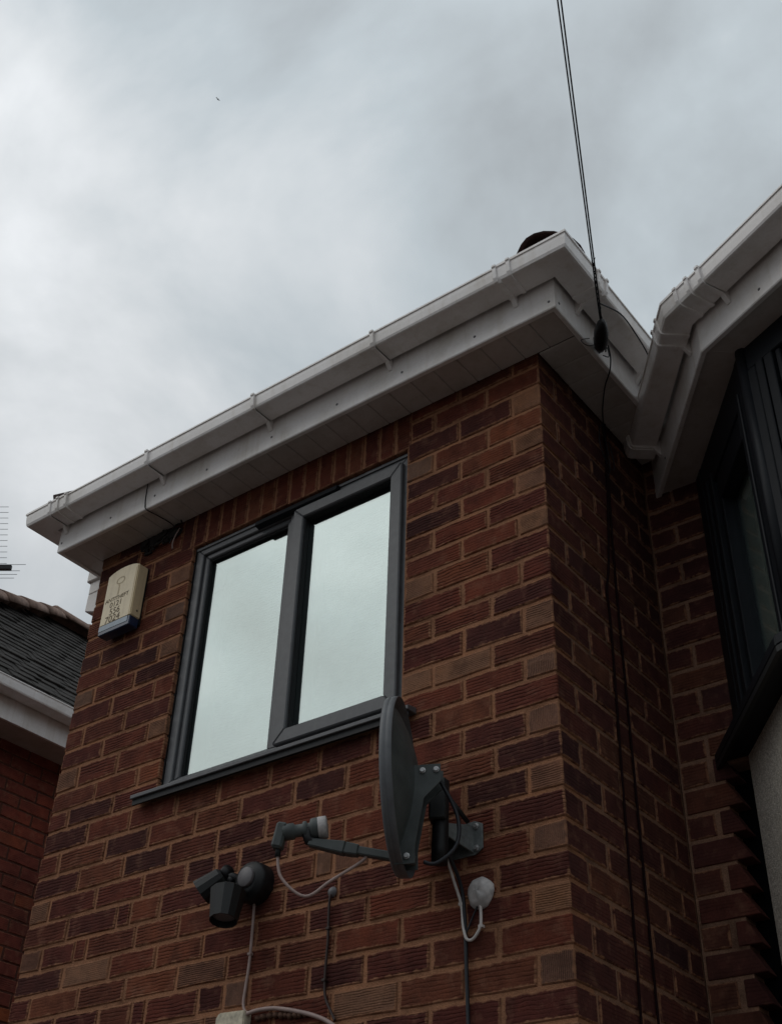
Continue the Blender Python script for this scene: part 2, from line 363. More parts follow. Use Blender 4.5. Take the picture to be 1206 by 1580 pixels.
def along(pts, s0, s1):                        # cut a plan polyline between two arc lengths
    P = [Vector(p) for p in pts]; out = []; acc = 0
    for i in range(len(P) - 1):
        L = (P[i + 1] - P[i]).length
        for s in ([s0] if acc <= s0 < acc + L else []): out.append(P[i].lerp(P[i + 1], (s - acc) / L))
        if s0 < acc + L < s1: out.append(P[i + 1].copy())
        if acc <= s1 <= acc + L: out.append(P[i].lerp(P[i + 1], (s1 - acc) / L)); break
        acc += L
    return [tuple(p) for p in out]

# ------------------------------------------------------------------ ground
GZ = -4.62
g = MB().add([(-300, -300, GZ), (300, -300, GZ), (300, 300, GZ), (-300, 300, GZ)], [(0, 1, 2, 3)]).build('ground', 'paving'); g['kind'] = 'structure'

# ------------------------------------------------------------------ bricks
def brick_mesh(name, L, D, H, m, corner=False, seed=0):
    rnd = random.Random(seed)
    bm = bmesh.new(); bmesh.ops.create_cube(bm, size=1.0)
    for v in bm.verts: v.co = Vector((v.co.x * L, (v.co.y + 0.5) * D, v.co.z * H))
    lng = [e for e in bm.edges if abs((e.verts[0].co - e.verts[1].co).x) > L * 0.9]
    if L > 0.15: bmesh.ops.subdivide_edges(bm, edges=lng, cuts=2, use_grid_fill=True)
    for v in bm.verts:
        if v.co.y < 1e-5:
            edge_x = abs(abs(v.co.x) - L / 2) < 1e-5
            v.co.z += rnd.uniform(-.0017, .0017)
            v.co.x += rnd.uniform(-.0022, .0022) if edge_x and not (corner and v.co.x > 0) else 0
            v.co.y += rnd.uniform(-.0010, .0012)
    fr = [e for e in bm.edges if all(v.co.y < 0.002 for v in e.verts) and e.is_manifold and e.calc_face_angle(0) > 0.6]
    if corner: fr += [e for e in bm.edges if all(v.co.x > L / 2 - 0.003 for v in e.verts) and e not in fr and not all(v.co.y > D - .003 for v in e.verts)]
    bmesh.ops.bevel(bm, geom=fr, offset=0.0032, segments=1, affect='EDGES', clamp_overlap=True)
    bm.normal_update()
    lay = bm.verts.layers.float.new('rim')
    faces = [f for f in bm.faces if f.normal.y < -0.9]
    for v in bm.verts: v[lay] = 1.0
    new = bmesh.ops.inset_region(bm, faces=faces, thickness=0.012, use_even_offset=True)
    inner = set(v for f in faces if f.is_valid for v in f.verts)
    for v in inner: v[lay] = 0.0
    if corner:
        bm.normal_update()
        sf = [f for f in bm.faces if f.normal.x > 0.9]
        bmesh.ops.inset_region(bm, faces=sf, thickness=0.012, use_even_offset=True)
        for f in sf:
            for v in f.verts: v[lay] = 0.0
        for v in bm.verts:
            if v.co.x > L / 2 - 0.006 and v.co.y < 0.006 and abs(v.co.z) < H / 2 - 0.004: v[lay] = 0.0
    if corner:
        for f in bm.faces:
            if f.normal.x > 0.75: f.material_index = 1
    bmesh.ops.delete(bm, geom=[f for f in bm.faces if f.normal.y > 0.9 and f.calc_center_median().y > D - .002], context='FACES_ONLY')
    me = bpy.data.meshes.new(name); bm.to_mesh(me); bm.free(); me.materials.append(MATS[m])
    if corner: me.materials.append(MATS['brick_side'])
    return me
BL, BH, HL = 0.2085, 0.0730, 0.0935
ST = {}
for mname in ('brick_red', 'brick_side', 'brick_neighbour', 'brick_tan', 'brick_comb'):
    ST[mname, 'S'] = [brick_mesh('brick', BL, 0.06, BH, mname, seed=i) for i in range(6)]
    ST[mname, 'H'] = [brick_mesh('brick', HL, 0.06, BH, mname, seed=20 + i) for i in range(4)]
CS = [brick_mesh('brick', BL, 0.099, BH, 'brick_red', True, 40 + i) for i in range(4)]
CH = {mm: [brick_mesh('brick', HL, 0.212, BH, mm, True, 50 + i) for i in range(3)] for mm in ('brick_red', 'brick_tan', 'brick_comb')}
SO = [brick_mesh('brick', 0.0625, 0.06, 0.216, 'brick_red', seed=60 + i) for i in range(5)]

def place(me, parent, loc, rz=0.0, sx=1.0, sz=1.0, jit=True):
    o = bpy.data.objects.new('brick', me); COL.objects.link(o); o.parent = parent
    j = random.uniform
    o.location = loc
    o.rotation_euler = (j(-.006, .006), j(-.006, .006), rz + j(-.006, .006)) if jit else (0, 0, rz)
    o.scale = (sx, 1, sz); return o

house = thing('brick_house', 'dark red brick house corner with white gutters and a grey framed window', 'house', (-1.1, 0.4, GZ))
WID, DEP = 2.244, 0.769
CZ = [0.086, 0.0, -0.085, -0.1747, -0.271, -0.362, -0.4445, -0.5269, -0.6118, -0.6968, -0.7782, -0.87, -0.9606, -1.0421, -1.1374, -1.2192, -1.2978, -1.3874, -1.4751, -1.5628, -1.6496, -1.7376, -1.8212, -1.9041, -1.9863, -2.0754, -2.1640, -2.2500, -2.3366, -2.4232]
# course i lies between CZ[i] and CZ[i+1]; photo course k = i-1
WX0, WX1, WZ0, WZ1 = -1.655, -0.560, -1.294, -0.197
SX0, SX1 = -1.738, -0.545
MR = 0.005     # mortar lies this far behind the brick faces
wallA = MB()
def wallbox(mb, x0, x1, z0, z1, y0=MR, y1=0.10): mb.box((x0, y0, z0), (x1, y1, z1))
zt, zb = 0.12, CZ[-1]
wallbox(wallA, -WID + MR, WX0 - 0.006, zb, zt); wallbox(wallA, WX1 - 0.004, -MR, zb, zt)
wallbox(wallA, WX0 - 0.006, WX1 - 0.004, zb, WZ0); wallbox(wallA, WX0 - 0.006, WX1 - 0.004, WZ1 + 0.004, zt)
wA = wallA.build('wall', 'mortar', house)
rest = MB()
MJ = 0.0125    # joint width
def spans(perps, x0, x1):
    xs = [x0] + sorted(p for p in perps if x0 + .03 < p < x1 - .03) + [x1]
    return list(zip(xs[:-1], xs[1:]))
count = 0
rb = random.Random(11)
TAN_AT = {(15, -1.0), (18, -0.95)}
for i in range(len(CZ) - 1):
    z1, z0 = CZ[i], CZ[i + 1]; k = i - 1; zc = (z0 + z1) / 2; h = z1 - z0 - MJ
    start = 0.109 if k % 2 == 0 else 0.220
    perps = []; x = -start; n = 0
    while x > -WID + 0.05:
        perps.append(x + (rb.uniform(-.005, .005) if x > -0.5 else rb.uniform(-.012, .012)))
        x -= 0.2209 if x > -1.6 else 0.238
    if zc < -1.28:
        for q in range(len(perps) - 1):          # odd cut bricks and closers low on the wall
            if q >= 2 and rb.random() < 0.17 and perps[q] - perps[q + 1] > .18:
                perps.append(perps[q] - rb.choice((0.062, 0.105, 0.14)))
    ivs = [(-WID, 0.0)]
    if zc > WZ1: ivs = [(-WID, SX0), (SX1, 0.0)]
    elif zc > -1.28: ivs = [(-WID, WX0), (WX1, 0.0)]
    if i == 15 or i == 16:
        pass
    for (a, b) in ivs:
        for (xa, xb) in spans(perps, a, b):
            right = xb > -0.001
            ja = MJ / 2 if xa > a + 1e-4 or a == SX0 else (0.0 if a in (-WID,) else 0.001)
            jb = MJ / 2 if xb < b - 1e-4 else 0.0
            L = xb - xa - ja - jb; xc = (xa + ja + xb - jb) / 2; zz0, zz1 = z0, z1
            if right:
                if L < .15:
                    mm = rb.choice(('brick_tan', 'brick_tan', 'brick_comb', 'brick_red')) if k < 14 else rb.choice(('brick_comb', 'brick_tan', 'brick_comb'))
                    o = place(rb.choice(CH[mm]), wA, (xc, 0, zc), sx=L / HL, sz=h / BH, jit=False)
                else: o = place(rb.choice(CS), wA, (xc, 0, zc), sx=L / BL, sz=h / BH, jit=False)
                count += 1; continue
            yy = rb.uniform(-.0015, .0012)
            if L < .15:
                mm = rb.choice(('brick_tan', 'brick_comb', 'brick_red', 'brick_red')); mb_ = ST[mm, 'H']; s = L / HL
            else:
                mm = 'brick_tan' if rb.random() < 0.03 else 'brick_red'; mb_ = ST[mm, 'S']; s = L / BL
            if L < .03: continue
            place(rb.choice(mb_), wA, (xc, yy, zc), sx=s, sz=h / BH); count += 1
# cut course straight under the sill
# soldier course over the window
ns = 16; w = (SX1 - SX0) / ns
for q in range(ns):
    place(rb.choice(SO), wA, (SX0 + (q + .5) * w, rb.uniform(-.001, .001), WZ1 + 0.108), sx=(w - .011) / .0625, sz=1.0); count += 1
# side wall
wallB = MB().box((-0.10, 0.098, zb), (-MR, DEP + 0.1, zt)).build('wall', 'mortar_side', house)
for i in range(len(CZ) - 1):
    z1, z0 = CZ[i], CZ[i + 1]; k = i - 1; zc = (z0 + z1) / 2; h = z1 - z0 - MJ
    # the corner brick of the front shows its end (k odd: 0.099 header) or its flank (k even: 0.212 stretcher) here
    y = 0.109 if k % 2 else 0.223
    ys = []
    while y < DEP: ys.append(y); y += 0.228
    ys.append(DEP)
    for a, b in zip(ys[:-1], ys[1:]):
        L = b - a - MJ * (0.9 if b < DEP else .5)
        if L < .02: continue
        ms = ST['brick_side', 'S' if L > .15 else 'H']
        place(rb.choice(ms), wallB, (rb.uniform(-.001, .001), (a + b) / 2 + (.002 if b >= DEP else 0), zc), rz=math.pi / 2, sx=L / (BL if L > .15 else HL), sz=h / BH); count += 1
# back wall between the wing and the bay
JX = 0.257
wallC = MB()
wallC.box((0.0, DEP + MR, -1.335), (JX - .003, DEP + 0.12, zt)).box((0.0, DEP + MR, zb), (0.150, DEP + 0.12, -1.335))
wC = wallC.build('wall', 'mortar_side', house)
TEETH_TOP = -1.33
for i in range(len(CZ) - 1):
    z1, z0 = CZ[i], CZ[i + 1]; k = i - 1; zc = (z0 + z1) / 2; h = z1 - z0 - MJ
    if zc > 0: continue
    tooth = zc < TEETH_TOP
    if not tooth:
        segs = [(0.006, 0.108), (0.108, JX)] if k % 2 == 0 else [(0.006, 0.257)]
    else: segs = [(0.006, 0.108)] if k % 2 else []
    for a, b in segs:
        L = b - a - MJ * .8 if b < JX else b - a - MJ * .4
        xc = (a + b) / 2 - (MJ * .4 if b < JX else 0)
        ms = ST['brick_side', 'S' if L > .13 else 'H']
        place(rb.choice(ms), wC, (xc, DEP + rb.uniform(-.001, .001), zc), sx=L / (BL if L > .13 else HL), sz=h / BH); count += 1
    if tooth:                                   # bricks cut to a point where they meet the bay
        a = 0.118 if k % 2 else 0.010
        m = MB(); hh = h / 2; j = rb.uniform(-.006, .006)
        m.prism([(a, DEP, zc - hh), (0.196 + j, DEP, zc - hh), (0.154 + j * .5, DEP, zc + hh), (a, DEP, zc + hh)], (0, 0.07, 0))
        o = m.build('brick', 'brick_side', wC, bevel=0.002); count += 1
print('house bricks', count)
# brickwork below the frame, down to the ground
low = MB(); z = CZ[-1]; r = 0
lowm = MB().box((-WID + MR, MR, GZ), (-MR, .1, zb - .001)).box((-.1, .1, GZ), (-MR, DEP + .1, zb - .001)).box((0, DEP + MR, GZ), (0.15, DEP + .12, zb - .001)).build('wall', 'mortar', house)
while z - 0.0866 > GZ:
    x = 0.0; first = 0.104 if r % 2 else 0.212
    while x > -WID + .02:
        L = first if x == 0 else 0.2085
        xe = max(x - L, -WID); low.box((xe, 0, z - .0803), (x, .05 if x < 0 else (.212 if first < .2 else .099), z - .0063)); x = xe - .0125
    y = .112 if first > .2 else .225
    while y < DEP - .03:
        low.box((-.05, y, z - .0803), (0, min(y + .2155, DEP), z - .0063)); y += .228
    low.prism([(.012, DEP, z - .0803), (.196, DEP, z - .0803), (.154, DEP, z - .0063), (.012, DEP, z - .0063)], (0, .05, 0))
    z -= 0.0866; r += 1
lo = low.build('lower_brickwork', 'brick_red', house); lo['kind'] = 'stuff'
# rest of the house body (behind, out of sight from the street)
MB().box((-WID + .01, DEP + .1, GZ), (-.11, 6.0, .1)).box((.151, DEP + .121, GZ), (5.0, 6.0, -.15)).build('inner_wall', 'mortar', house)

# ------------------------------------------------------------------ eaves
FZ = -0.039
GP = [(.012, .062), (.016, 0), (.100, 0), (.1055, .003), (.109, .011), (.1125, .042), (.113, .058), (.117, .059), (.117, .066), (.107, .066), (.106, .042), (.097, .004), (.020, .004), (.016, .062)]
def grow(d):
    return [(.010, .064), (.014, -d), (.101, -d), (.107 + d * .5, .002 - d * .8), (.110 + d, .010), (.1135 + d, .042), (.114 + d, .056), (.118 + d, .058), (.118 + d, .068), (.106, .068), (.105, .042), (.096, .006), (.021, .006), (.015, .064)]
FP = [(-.018, -.045), (-.003, -.045), (0, -.041), (0, .150), (-.018, .150)]
eave = [(-2.355, 1.6), (-2.355, -.168), (.173, -.168), (.173, .74)]
fas = sweep(MB(), eave, FP, 0.0 + 0.0).build('fascia', 'white_pvc', house)
sA = 1.768
gut = sweep(MB(), along(eave, .9, sA + 2.528 + .80), GP, .079).build('gutter', 'white_pvc', house)
def band(poly, s, half, d, par, name='gutter_bracket', z=.079):
    b = sweep(MB(), along(poly, s - half, s + half), grow(d), z)
    return b.build(name, 'white_pvc', par, bevel=0.0012)
def strap(poly, s, par, z=.079):
    b = sweep(MB(), along(poly, s - .0085, s + .0085), [(.112, .004), (.103, -.009), (.028, -.009), (.004, -.040), (.0005, -.040), (.0005, .03), (.012, .03), (.014, -.0005), (.100, -.0005)], z)
    return b.build('bracket_arm', 'white_pvc', par, bevel=.001)
def strap_old(poly, s, par, z=.079):                # the foot of a bracket, screwed to the fascia
    a, b = along(poly, s - .012, s + .012); n = rightn(a, b); m = MB()
    p = [Vector((q[0], q[1], 0)) for q in (a, b)]
    n3 = Vector((n.x, n.y, 0))
    m.prism([p[0] + n3 * .0 + Vector((0, 0, z - .035)), p[1] + Vector((0, 0, z - .035)), p[1] + Vector((0, 0, z + .062)), p[0] + Vector((0, 0, z + .062))], n3 * .012)
    m.prism([p[0] + n3 * .010 + Vector((0, 0, z - .030)), p[0] + n3 * .035 + Vector((0, 0, z - .0045)), p[0] + n3 * .010 + Vector((0, 0, z - .0045))], p[1] - p[0])
    return m.build('bracket_foot', 'white_pvc', par)
for x in (-2.312, -1.702, -1.107, -0.52):
    b = band(eave, sA + x + 2.355, .0085, .0085, gut); strap(eave, sA + x + 2.355, gut)
# corner pieces with socket ribs
def angle_piece(poly, s, par, z=.079, r=.16):
    m = sweep(MB(), along(poly, s - r, s + r), grow(.003), z).build('gutter_angle', 'white_pvc', par)
    for q in (-r, -r + .055, r - .055, r):
        band(poly, s + q, .0075, .0095, par, 'socket_rib', z)
    return m
angle_piece(eave, sA + 2.528, gut); angle_piece(eave, sA, gut, r=.15)
strap(eave, sA + 2.528 - .15, gut); strap(eave, sA + 2.528 + .15, gut); strap(eave, sA + 2.528 + .58, gut); band(eave, sA + 2.528 + .58, .011, .0045, gut)
# screws
for x, zc in ((.150, -.010), (-.15, .000), (-.467, .004), (-.772, .006), (-1.10, .006), (-1.45, .006), (-1.75, .006), (-2.02, .006), (-2.335, .0)):
    MB().lathe([(0.0, .0022), (.0045, .0018), (.0055, 0)], Matrix.Translation((x, -.168, zc)) @ Matrix.Rotation(R_(90), 4, 'X'), 10).build('screw', 'cap_grey', fas)
MB().lathe([(0.0, .0022), (.0045, .0018), (.0055, 0)], Matrix.Translation((.173, -.14, -.008)) @ Matrix.Rotation(R_(90), 4, 'Y'), 10).build('screw', 'cap_grey', fas)
# soffit boards
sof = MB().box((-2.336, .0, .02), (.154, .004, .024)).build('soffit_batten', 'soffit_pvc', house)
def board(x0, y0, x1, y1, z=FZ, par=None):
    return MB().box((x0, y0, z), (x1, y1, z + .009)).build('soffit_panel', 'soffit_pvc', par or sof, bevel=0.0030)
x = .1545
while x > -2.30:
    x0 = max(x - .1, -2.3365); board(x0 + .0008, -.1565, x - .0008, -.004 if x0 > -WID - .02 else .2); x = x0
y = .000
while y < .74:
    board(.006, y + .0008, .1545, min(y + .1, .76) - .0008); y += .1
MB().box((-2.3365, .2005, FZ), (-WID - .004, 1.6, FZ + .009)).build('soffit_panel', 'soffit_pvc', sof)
# square downpipe offset on the left flank
dp = MB(); dp.box((-2.475, .10, -.01), (-2.372, .205, .078)); dp.box((-2.462, .112, -.075), (-2.388, .192, -.01))
dp.prism([(-2.462, .112, -.075), (-2.388, .112, -.075), (-2.255, .112, -.13), (-2.255, .112, -.21), (-2.33, .112, -.21), (-2.462, .112, -.165)], (0, .08, 0))
dp.box((-2.325, .114, GZ + .1), (-2.258, .19, -.20)); dp.build('downpipe', 'white_pvc', house, bevel=.004)
# roof
PT = math.tan(R_(33)); ez = .158
def rz_(d): return ez + d * PT
mid = (-2.395 + .213) / 2; half = (.213 + 2.395) / 2
fy = -.208
rf = MB()
rf.add([(-2.395, fy, ez), (.213, fy, ez), (mid, fy + half, rz_(half)), (mid, 5, rz_(half)), (-2.395, 5, ez), (.213, 5, ez)], [(0, 1, 2), (0, 2, 3, 4), (1, 5, 3, 2)])
rf.add([(-2.4, .95, .17), (5, .95, .17), (5, 5, .17 + 4.05 * PT), (-2.4, 5, .17 + 4.05 * PT)], [(0, 1, 2, 3)])
roof = rf.build('roof', 'roof_felt', house)
def half_round(a, b, r0, r1, up, m, par, name, seg=10, th=.014):
    a, b, up = Vector(a), Vector(b), Vector(up); t = (b - a).normalized(); s = t.cross(up).normalized(); u = s.cross(t)
    vs = []
    for p, r in ((a, r0), (b, r1)):
        for rr in (r, r - th):
            for q in range(seg + 1):
                an = math.pi * q / seg; vs.append(p + s * (math.cos(an) * rr) + u * (math.sin(an) * rr * .8))
    n = seg + 1; fs = []
    for q in range(seg):
        fs += [(q, q + 1, 2 * n + q + 1, 2 * n + q), (n + q + 1, n + q, 3 * n + q, 3 * n + q + 1), (q + 1, q, n + q, n + q + 1), (2 * n + q, 2 * n + q + 1, 3 * n + q + 1, 3 * n + q)]
    fs += [(0, 2 * n, 3 * n, n), (seg, n + seg, 3 * n + seg, 2 * n + seg)]
    return MB().add(vs, fs, True).build(name, m, par)
for sx, cx0 in ((-1, .225), (1, -2.407)):
    d = Vector((sx, 1, PT)).normalized() if True else None
    p = Vector((cx0 - (.045 if sx < 0 else -.032), fy + (.035 if sx < 0 else .012), ez + (.034 if sx < 0 else .004)))
    for q in range(4):
        half_round(p + d * (.40 * q), p + d * (.40 * q + .43), (.119 if sx < 0 else .100), .112 if sx < 0 else .098, (0, 0, 1), 'hip_tile', roof, 'hip_tile')
    # eaves tiles under the hip
for q in range(15):
    x0 = -2.38 + q * .171
    MB().prism([(x0, fy - .03, ez - .012), (x0, fy - .03, ez + .006), (x0, fy + .2, ez + .006 + .2 * PT), (x0, fy + .2, ez - .012 + .2 * PT)], (.168, 0, 0)).build('roof_tile', 'roof_tile', roof)

# ------------------------------------------------------------------ main window
win = MB()
FY0, FY1 = .022, .085
def frame_rect(mb, x0, x1, z0, z1, w, y0, y1, wl=None, wr=None, wt=None, wb=None):
    wl = w if wl is None else wl; wr = w if wr is None else wr; wt = w if wt is None else wt; wb = w if wb is None else wb
    # four mitred members
    o = [(x0, z0), (x1, z0), (x1, z1), (x0, z1)]; n = [(x0 + wl, z0 + wb), (x1 - wr, z0 + wb), (x1 - wr, z1 - wt), (x0 + wl, z1 - wt)]
    for q in range(4):
        r = (q + 1) % 4
        mb.prism([(o[q][0], y0, o[q][1]), (o[r][0], y0, o[r][1]), (n[r][0], y0, n[r][1]), (n[q][0], y0, n[q][1])], (0, y1 - y0, 0))
    return mb
wx0, wx1, wz0, wz1 = WX0 + .004, WX1 - .004, -1.268, WZ1 - .004
frame_rect(win, wx0, wx1, wz0, wz1, .040, FY0, FY1)
MUL = -1.118
win.box((MUL - .022, FY0 + .002, wz0 + .04), (MUL + .022, FY1, wz1 - .04))
window = win.build('window', 'anthracite', house, bevel=.003)
bead = MB()
frame_rect(bead, wx0 + .040, MUL - .022, wz0 + .040, wz1 - .040, .024, FY0 + .012, FY0 + .05, wb=.012)
bead.build('glazing_bead', 'anthracite', window, bevel=.004)
frame_rect(MB(), wx0 + .062, MUL - .046, wz0 + .051, wz1 - .064, .006, FY0 + .024, FY0 + .034).build('gasket', 'gasket_black', window)
# opening casement, proud of the frame
sash = frame_rect(MB(), -1.110, -.590, -1.232, -.240, .051, FY0 - .018, FY0 + .045).build('casement', 'anthracite', window, bevel=.004)
frame_rect(MB(), -1.0595, -.6405, -1.1815, -.2905, .005, FY0 - .004, FY0 + .018).build('glazing_bead', 'gasket_black', window)
MB().box((wx0 + .062, FY0 + .036, wz0 + .05), (MUL - .044, FY0 + .040, wz1 - .062)).build('window_pane', 'coated_glass', window)
MB().box((-1.063, FY0 + .019, -1.185), (-.634, FY0 + .023, -.287)).build('window_pane', 'coated_glass', window)
# trickle vent canopy on the head
v = MB(); v.prism([(-1.31, FY0 + .001, -.206), (-1.31, FY0 - .020, -.212), (-1.31, FY0 - .026, -.236), (-1.31, FY0 + .001, -.242)], (.415, 0, 0)); v.build('trickle_vent', 'black_frame', window, bevel=.0015)
# head flashing strip along the top edge
MB().box((wx0 + .002, FY0 - .006, wz1 - .014), (wx1 - .002, FY0 - .0005, wz1 - .002)).build('frame_lip', 'anthracite', window)
MB().box((wx0 - .009, FY0 - .004, wz0), (wx0 - .0005, FY1, wz1)).build('jamb_dark_strip', 'gasket_black', window)  # black strip added along the reveal, the gap's shade put into its colour
# inner white frame, blind and room behind the glass
inn = frame_rect(MB(), wx0 + .03, MUL, wz0 + .03, wz1 - .03, .085, .095, .120)
frame_rect(inn, MUL + .002, wx1 - .03, wz0 + .03, wz1 - .03, .085, .095, .120); inn.build('inner_frame', 'window_white', window, bevel=.004)
bl = MB(); q = 0; z = wz1 - .05
while z > wz0 + .03:
    bl.add([(wx0, .150, z), (wx1, .150, z), (wx1, .146, z - .0105), (wx0, .146, z - .0105), (wx1, .162, z - .0135), (wx0, .162, z - .0135)], [(0, 1, 2, 3), (3, 2, 4, 5)]); z -= .0135; q += 1
b = bl.build('blind', 'blind_fabric', window)
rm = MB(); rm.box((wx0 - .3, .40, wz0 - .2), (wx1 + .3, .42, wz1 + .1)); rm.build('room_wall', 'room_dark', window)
MB().tube(smooth_pts([(-1.545, .088, -.300), (-1.528, .086, -.345), (-1.530, .084, -.385), (-1.560, .082, -.405), (-1.585, .082, -.408)]), .0022, 6).build('blind_cord', 'black_cable', window)
# sill
sl = MB(); sl.prism([(-1.740, -.044, -1.291), (-1.740, -.044, -1.277), (-1.740, -.034, -1.273), (-1.740, .05, -1.262), (-1.740, .05, -1.290)], (1.238, 0, 0))
sill = sl.build('window_sill', 'anthracite', window, bevel=.002)
MB().prism([(-1.735, -.034, -1.312), (-1.735, -.028, -1.312), (-1.735, -.028, -1.292), (-1.735, -.034, -1.292)], (1.228, 0, 0)).build('dark_sill_strip', 'gasket_black', window)  # black strip added below the sill, the underside's shade put into its colour

# ------------------------------------------------------------------ bay on the right
def V2(a): return Vector(a)
bf = [(.043 - .03, .769 + .039), (.528, .142), (.528 + 1.9 * .914, .142 - 1.9 * .407)]
BZ = -.207
W0, W1 = Vector((.22, .769)), Vector((.63, .23)); D2 = Vector((.914, -.407)); W2 = W1 + D2 * 1.7
bay = MB()
bfas = sweep(MB(), bf, [(-.018, -.006), (-.003, -.006), (0, -.002), (0, .175), (-.018, .175)], BZ).build('fascia', 'white_pvc', house)
def quad_slab(mb, pts, z, t): 
    return mb.prism([(p[0], p[1], z) for p in pts], (0, 0, t))
F0, F1, F2 = [Vector(p) for p in bf]
mi = mitres(bf)
def off(p, m, o): return Vector((p[0], p[1])) + m * o
soB = MB()
# soffit boards with joints running along the eave
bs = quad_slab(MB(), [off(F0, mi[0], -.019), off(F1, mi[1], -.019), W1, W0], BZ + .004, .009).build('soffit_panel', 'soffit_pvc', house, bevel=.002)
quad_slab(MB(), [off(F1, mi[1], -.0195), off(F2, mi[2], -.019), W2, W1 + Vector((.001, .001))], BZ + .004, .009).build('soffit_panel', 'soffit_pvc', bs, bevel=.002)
L1 = (F1 - F0).length
for q in range(1, 5):
    fr = q / 5
bgz = BZ + .118
bg0 = .148
bgut = sweep(MB(), along(bf, bg0, L1 + 1.8), GP, bgz).build('gutter', 'white_pvc', house)
angle_piece(bf, L1, bgut, bgz, .10)
for s in (L1 + .155, L1 + .75, L1 + 1.35): band(bf, s, .0085, .0085, bgut, z=bgz); strap(bf, s, bgut, bgz)
strap(bf, L1 - .10, bgut, bgz)
band(bf, bg0 + .055, .010, .006, bgut, 'socket_rib', bgz); strap(bf, bg0 + .055, bgut, bgz)
band(bf, bg0 + .028, .028, .012, bgut, 'stop_end', bgz)
for s in (.25, L1 + .28, L1 + .62):
    a, b = along(bf, s, s + .01); n = rightn(a, b)
    Mq = Matrix.Translation((a[0], a[1], BZ + .03)) @ Vector((n.x, n.y, 0)).to_track_quat('Z', 'Y').to_matrix().to_4x4()
    MB().lathe([(0.0, .0022), (.0045, .0018), (.0055, 0)], Mq, 10).build('screw', 'cap_grey', bfas)
# bay roof
rb_ = MB(); e0, e1, e2 = [off(p, m, .03) for p, m in zip(bf, mi)]
zr = BZ + .185
rb_.add([(e0.x, e0.y, zr), (e1.x, e1.y, zr), (e2.x, e2.y, zr), (3.2, 1.4, zr + .75), (.55, 1.4, zr + .55)], [(0, 1, 4), (1, 2, 3, 4)]).build('bay_roof', 'roof_felt', roof)
# bay window: frames along two facets
bw = MB(); 
def facet(P, d, s0, s1, z0, z1, y0, y1, mb):      # box in facet coordinates: along d, outward n
    n = Vector((d.y, -d.x)); a, b = P + d * s0, P + d * s1
    mb.prism([(*(a + n * y0), z0), (*(b + n * y0), z0), (*(b + n * y0), z1), (*(a + n * y0), z1)], Vector((*(n * (y1 - y0)), 0))); return mb
d1 = (W1 - W0).normalized(); LF = (W1 - W0).length
ZT, ZS = BZ + .003, -1.300
facet(W0, d1, .0, .07, ZS, ZT, -.06, .012, bw); facet(W0, d1, LF - .062, LF - .004, ZS, ZT, -.06, .012, bw)
facet(W0, d1, .0705, LF - .0625, ZT - .16, ZT, -.06, .010, bw); facet(W0, d1, .0705, LF - .0625, ZS, ZS + .05, -.06, .010, bw)
bayw = bw.build('bay_window', 'black_frame', house, bevel=.003)
b2 = MB()
for s0, s1, y in ((.072, .108, .002), (.112, .150, .022), (.156, .196, .016), (.202, .232, .000)):
    facet(W0, d1, s0, s1, ZS + .03, ZT - .12, -.05, y, b2)
for s0, s1, y in ((LF - .13, LF - .098, .000), (LF - .094, LF - .066, .018)): facet(W0, d1, s0, s1, ZS + .03, ZT - .12, -.05, y, b2)
facet(W0, d1, .232, LF - .13, ZT - .26, ZT - .15, -.05, .004, b2)
b2.build('casement', 'black_frame', bayw, bevel=.003)
facet(W0, d1, .23, LF - .128, ZS + .04, ZT - .22, -.034, -.030, MB()).build('window_pane', 'dark_glass', bayw)
# corner post and front facet
cp = MB(); cp.tube([(*(W1 + Vector((.0, .0))), ZS), (*W1, ZT)], .022, 10); cp.build('corner_post', 'black_frame', bayw)
b3 = MB()
for s0, s1, y in ((.01, .05, .010), (.055, .085, .014), (.09, .125, .012), (.13, .15, .0), (.72, .76, .01), (.765, .80, .014), (.81, .85, .01), (1.55, 1.7, .012)): facet(W1, D2, s0, s1, ZS, ZT - .10, -.06, y, b3)
facet(W1, D2, .012, 1.7, ZT - .099, ZT, -.06, .008, b3); facet(W1, D2, .151, 1.55, ZS, ZS + .06, -.06, .008, b3)
b3.build('casement', 'black_frame', bayw, bevel=.003)
facet(W1, D2, .14, 1.56, ZS + .05, ZT - .09, -.040, -.036, MB()).build('window_pane', 'dark_glass', bayw)
q_ = facet(W0, d1, .20, LF - .10, ZS, ZT - .02, -.062, -.058, MB()).build('blind', 'blind_grey', bayw)
facet(W1, D2, .12, 1.6, ZS, ZT - .02, -.30, -.29, MB()).build('blind', 'blind_grey', bayw)
# dim room behind, so that the panes show depth
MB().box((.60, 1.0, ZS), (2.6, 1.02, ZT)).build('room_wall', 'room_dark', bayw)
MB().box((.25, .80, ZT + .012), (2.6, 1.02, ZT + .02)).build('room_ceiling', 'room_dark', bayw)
# sill board: wide black underside
wl_ = [tuple(W0), tuple(W1), tuple(W2)]
wm = mitres(wl_)
def wall_off(o):          # offset line, its first point carried on to the back wall
    a, b, c = [Vector(p) + m * o for p, m in zip(wl_, wm)]
    a = a + d1 * ((DEP - .002 - a.y) / d1.y); return [a, b, c]
SO_, SI = wall_off(.075), wall_off(-.04)
smb = MB()
for i_ in range(2):
    quad_slab(smb, [SO_[i_], SO_[i_ + 1], SI[i_ + 1], SI[i_]], -1.326, .034)
smb.build('bay_sill', 'black_frame', bayw, bevel=.004)
# a dark apron board drops below the sill, hiding the top of the render
lip = MB()
o1, o2 = wall_off(.074), wall_off(.060)
for i_ in range(2): quad_slab(lip, [o1[i_], o1[i_ + 1], o2[i_ + 1], o2[i_]], -1.345, .018)
lip.build('dark_sill_strip', 'gasket_black', bayw)
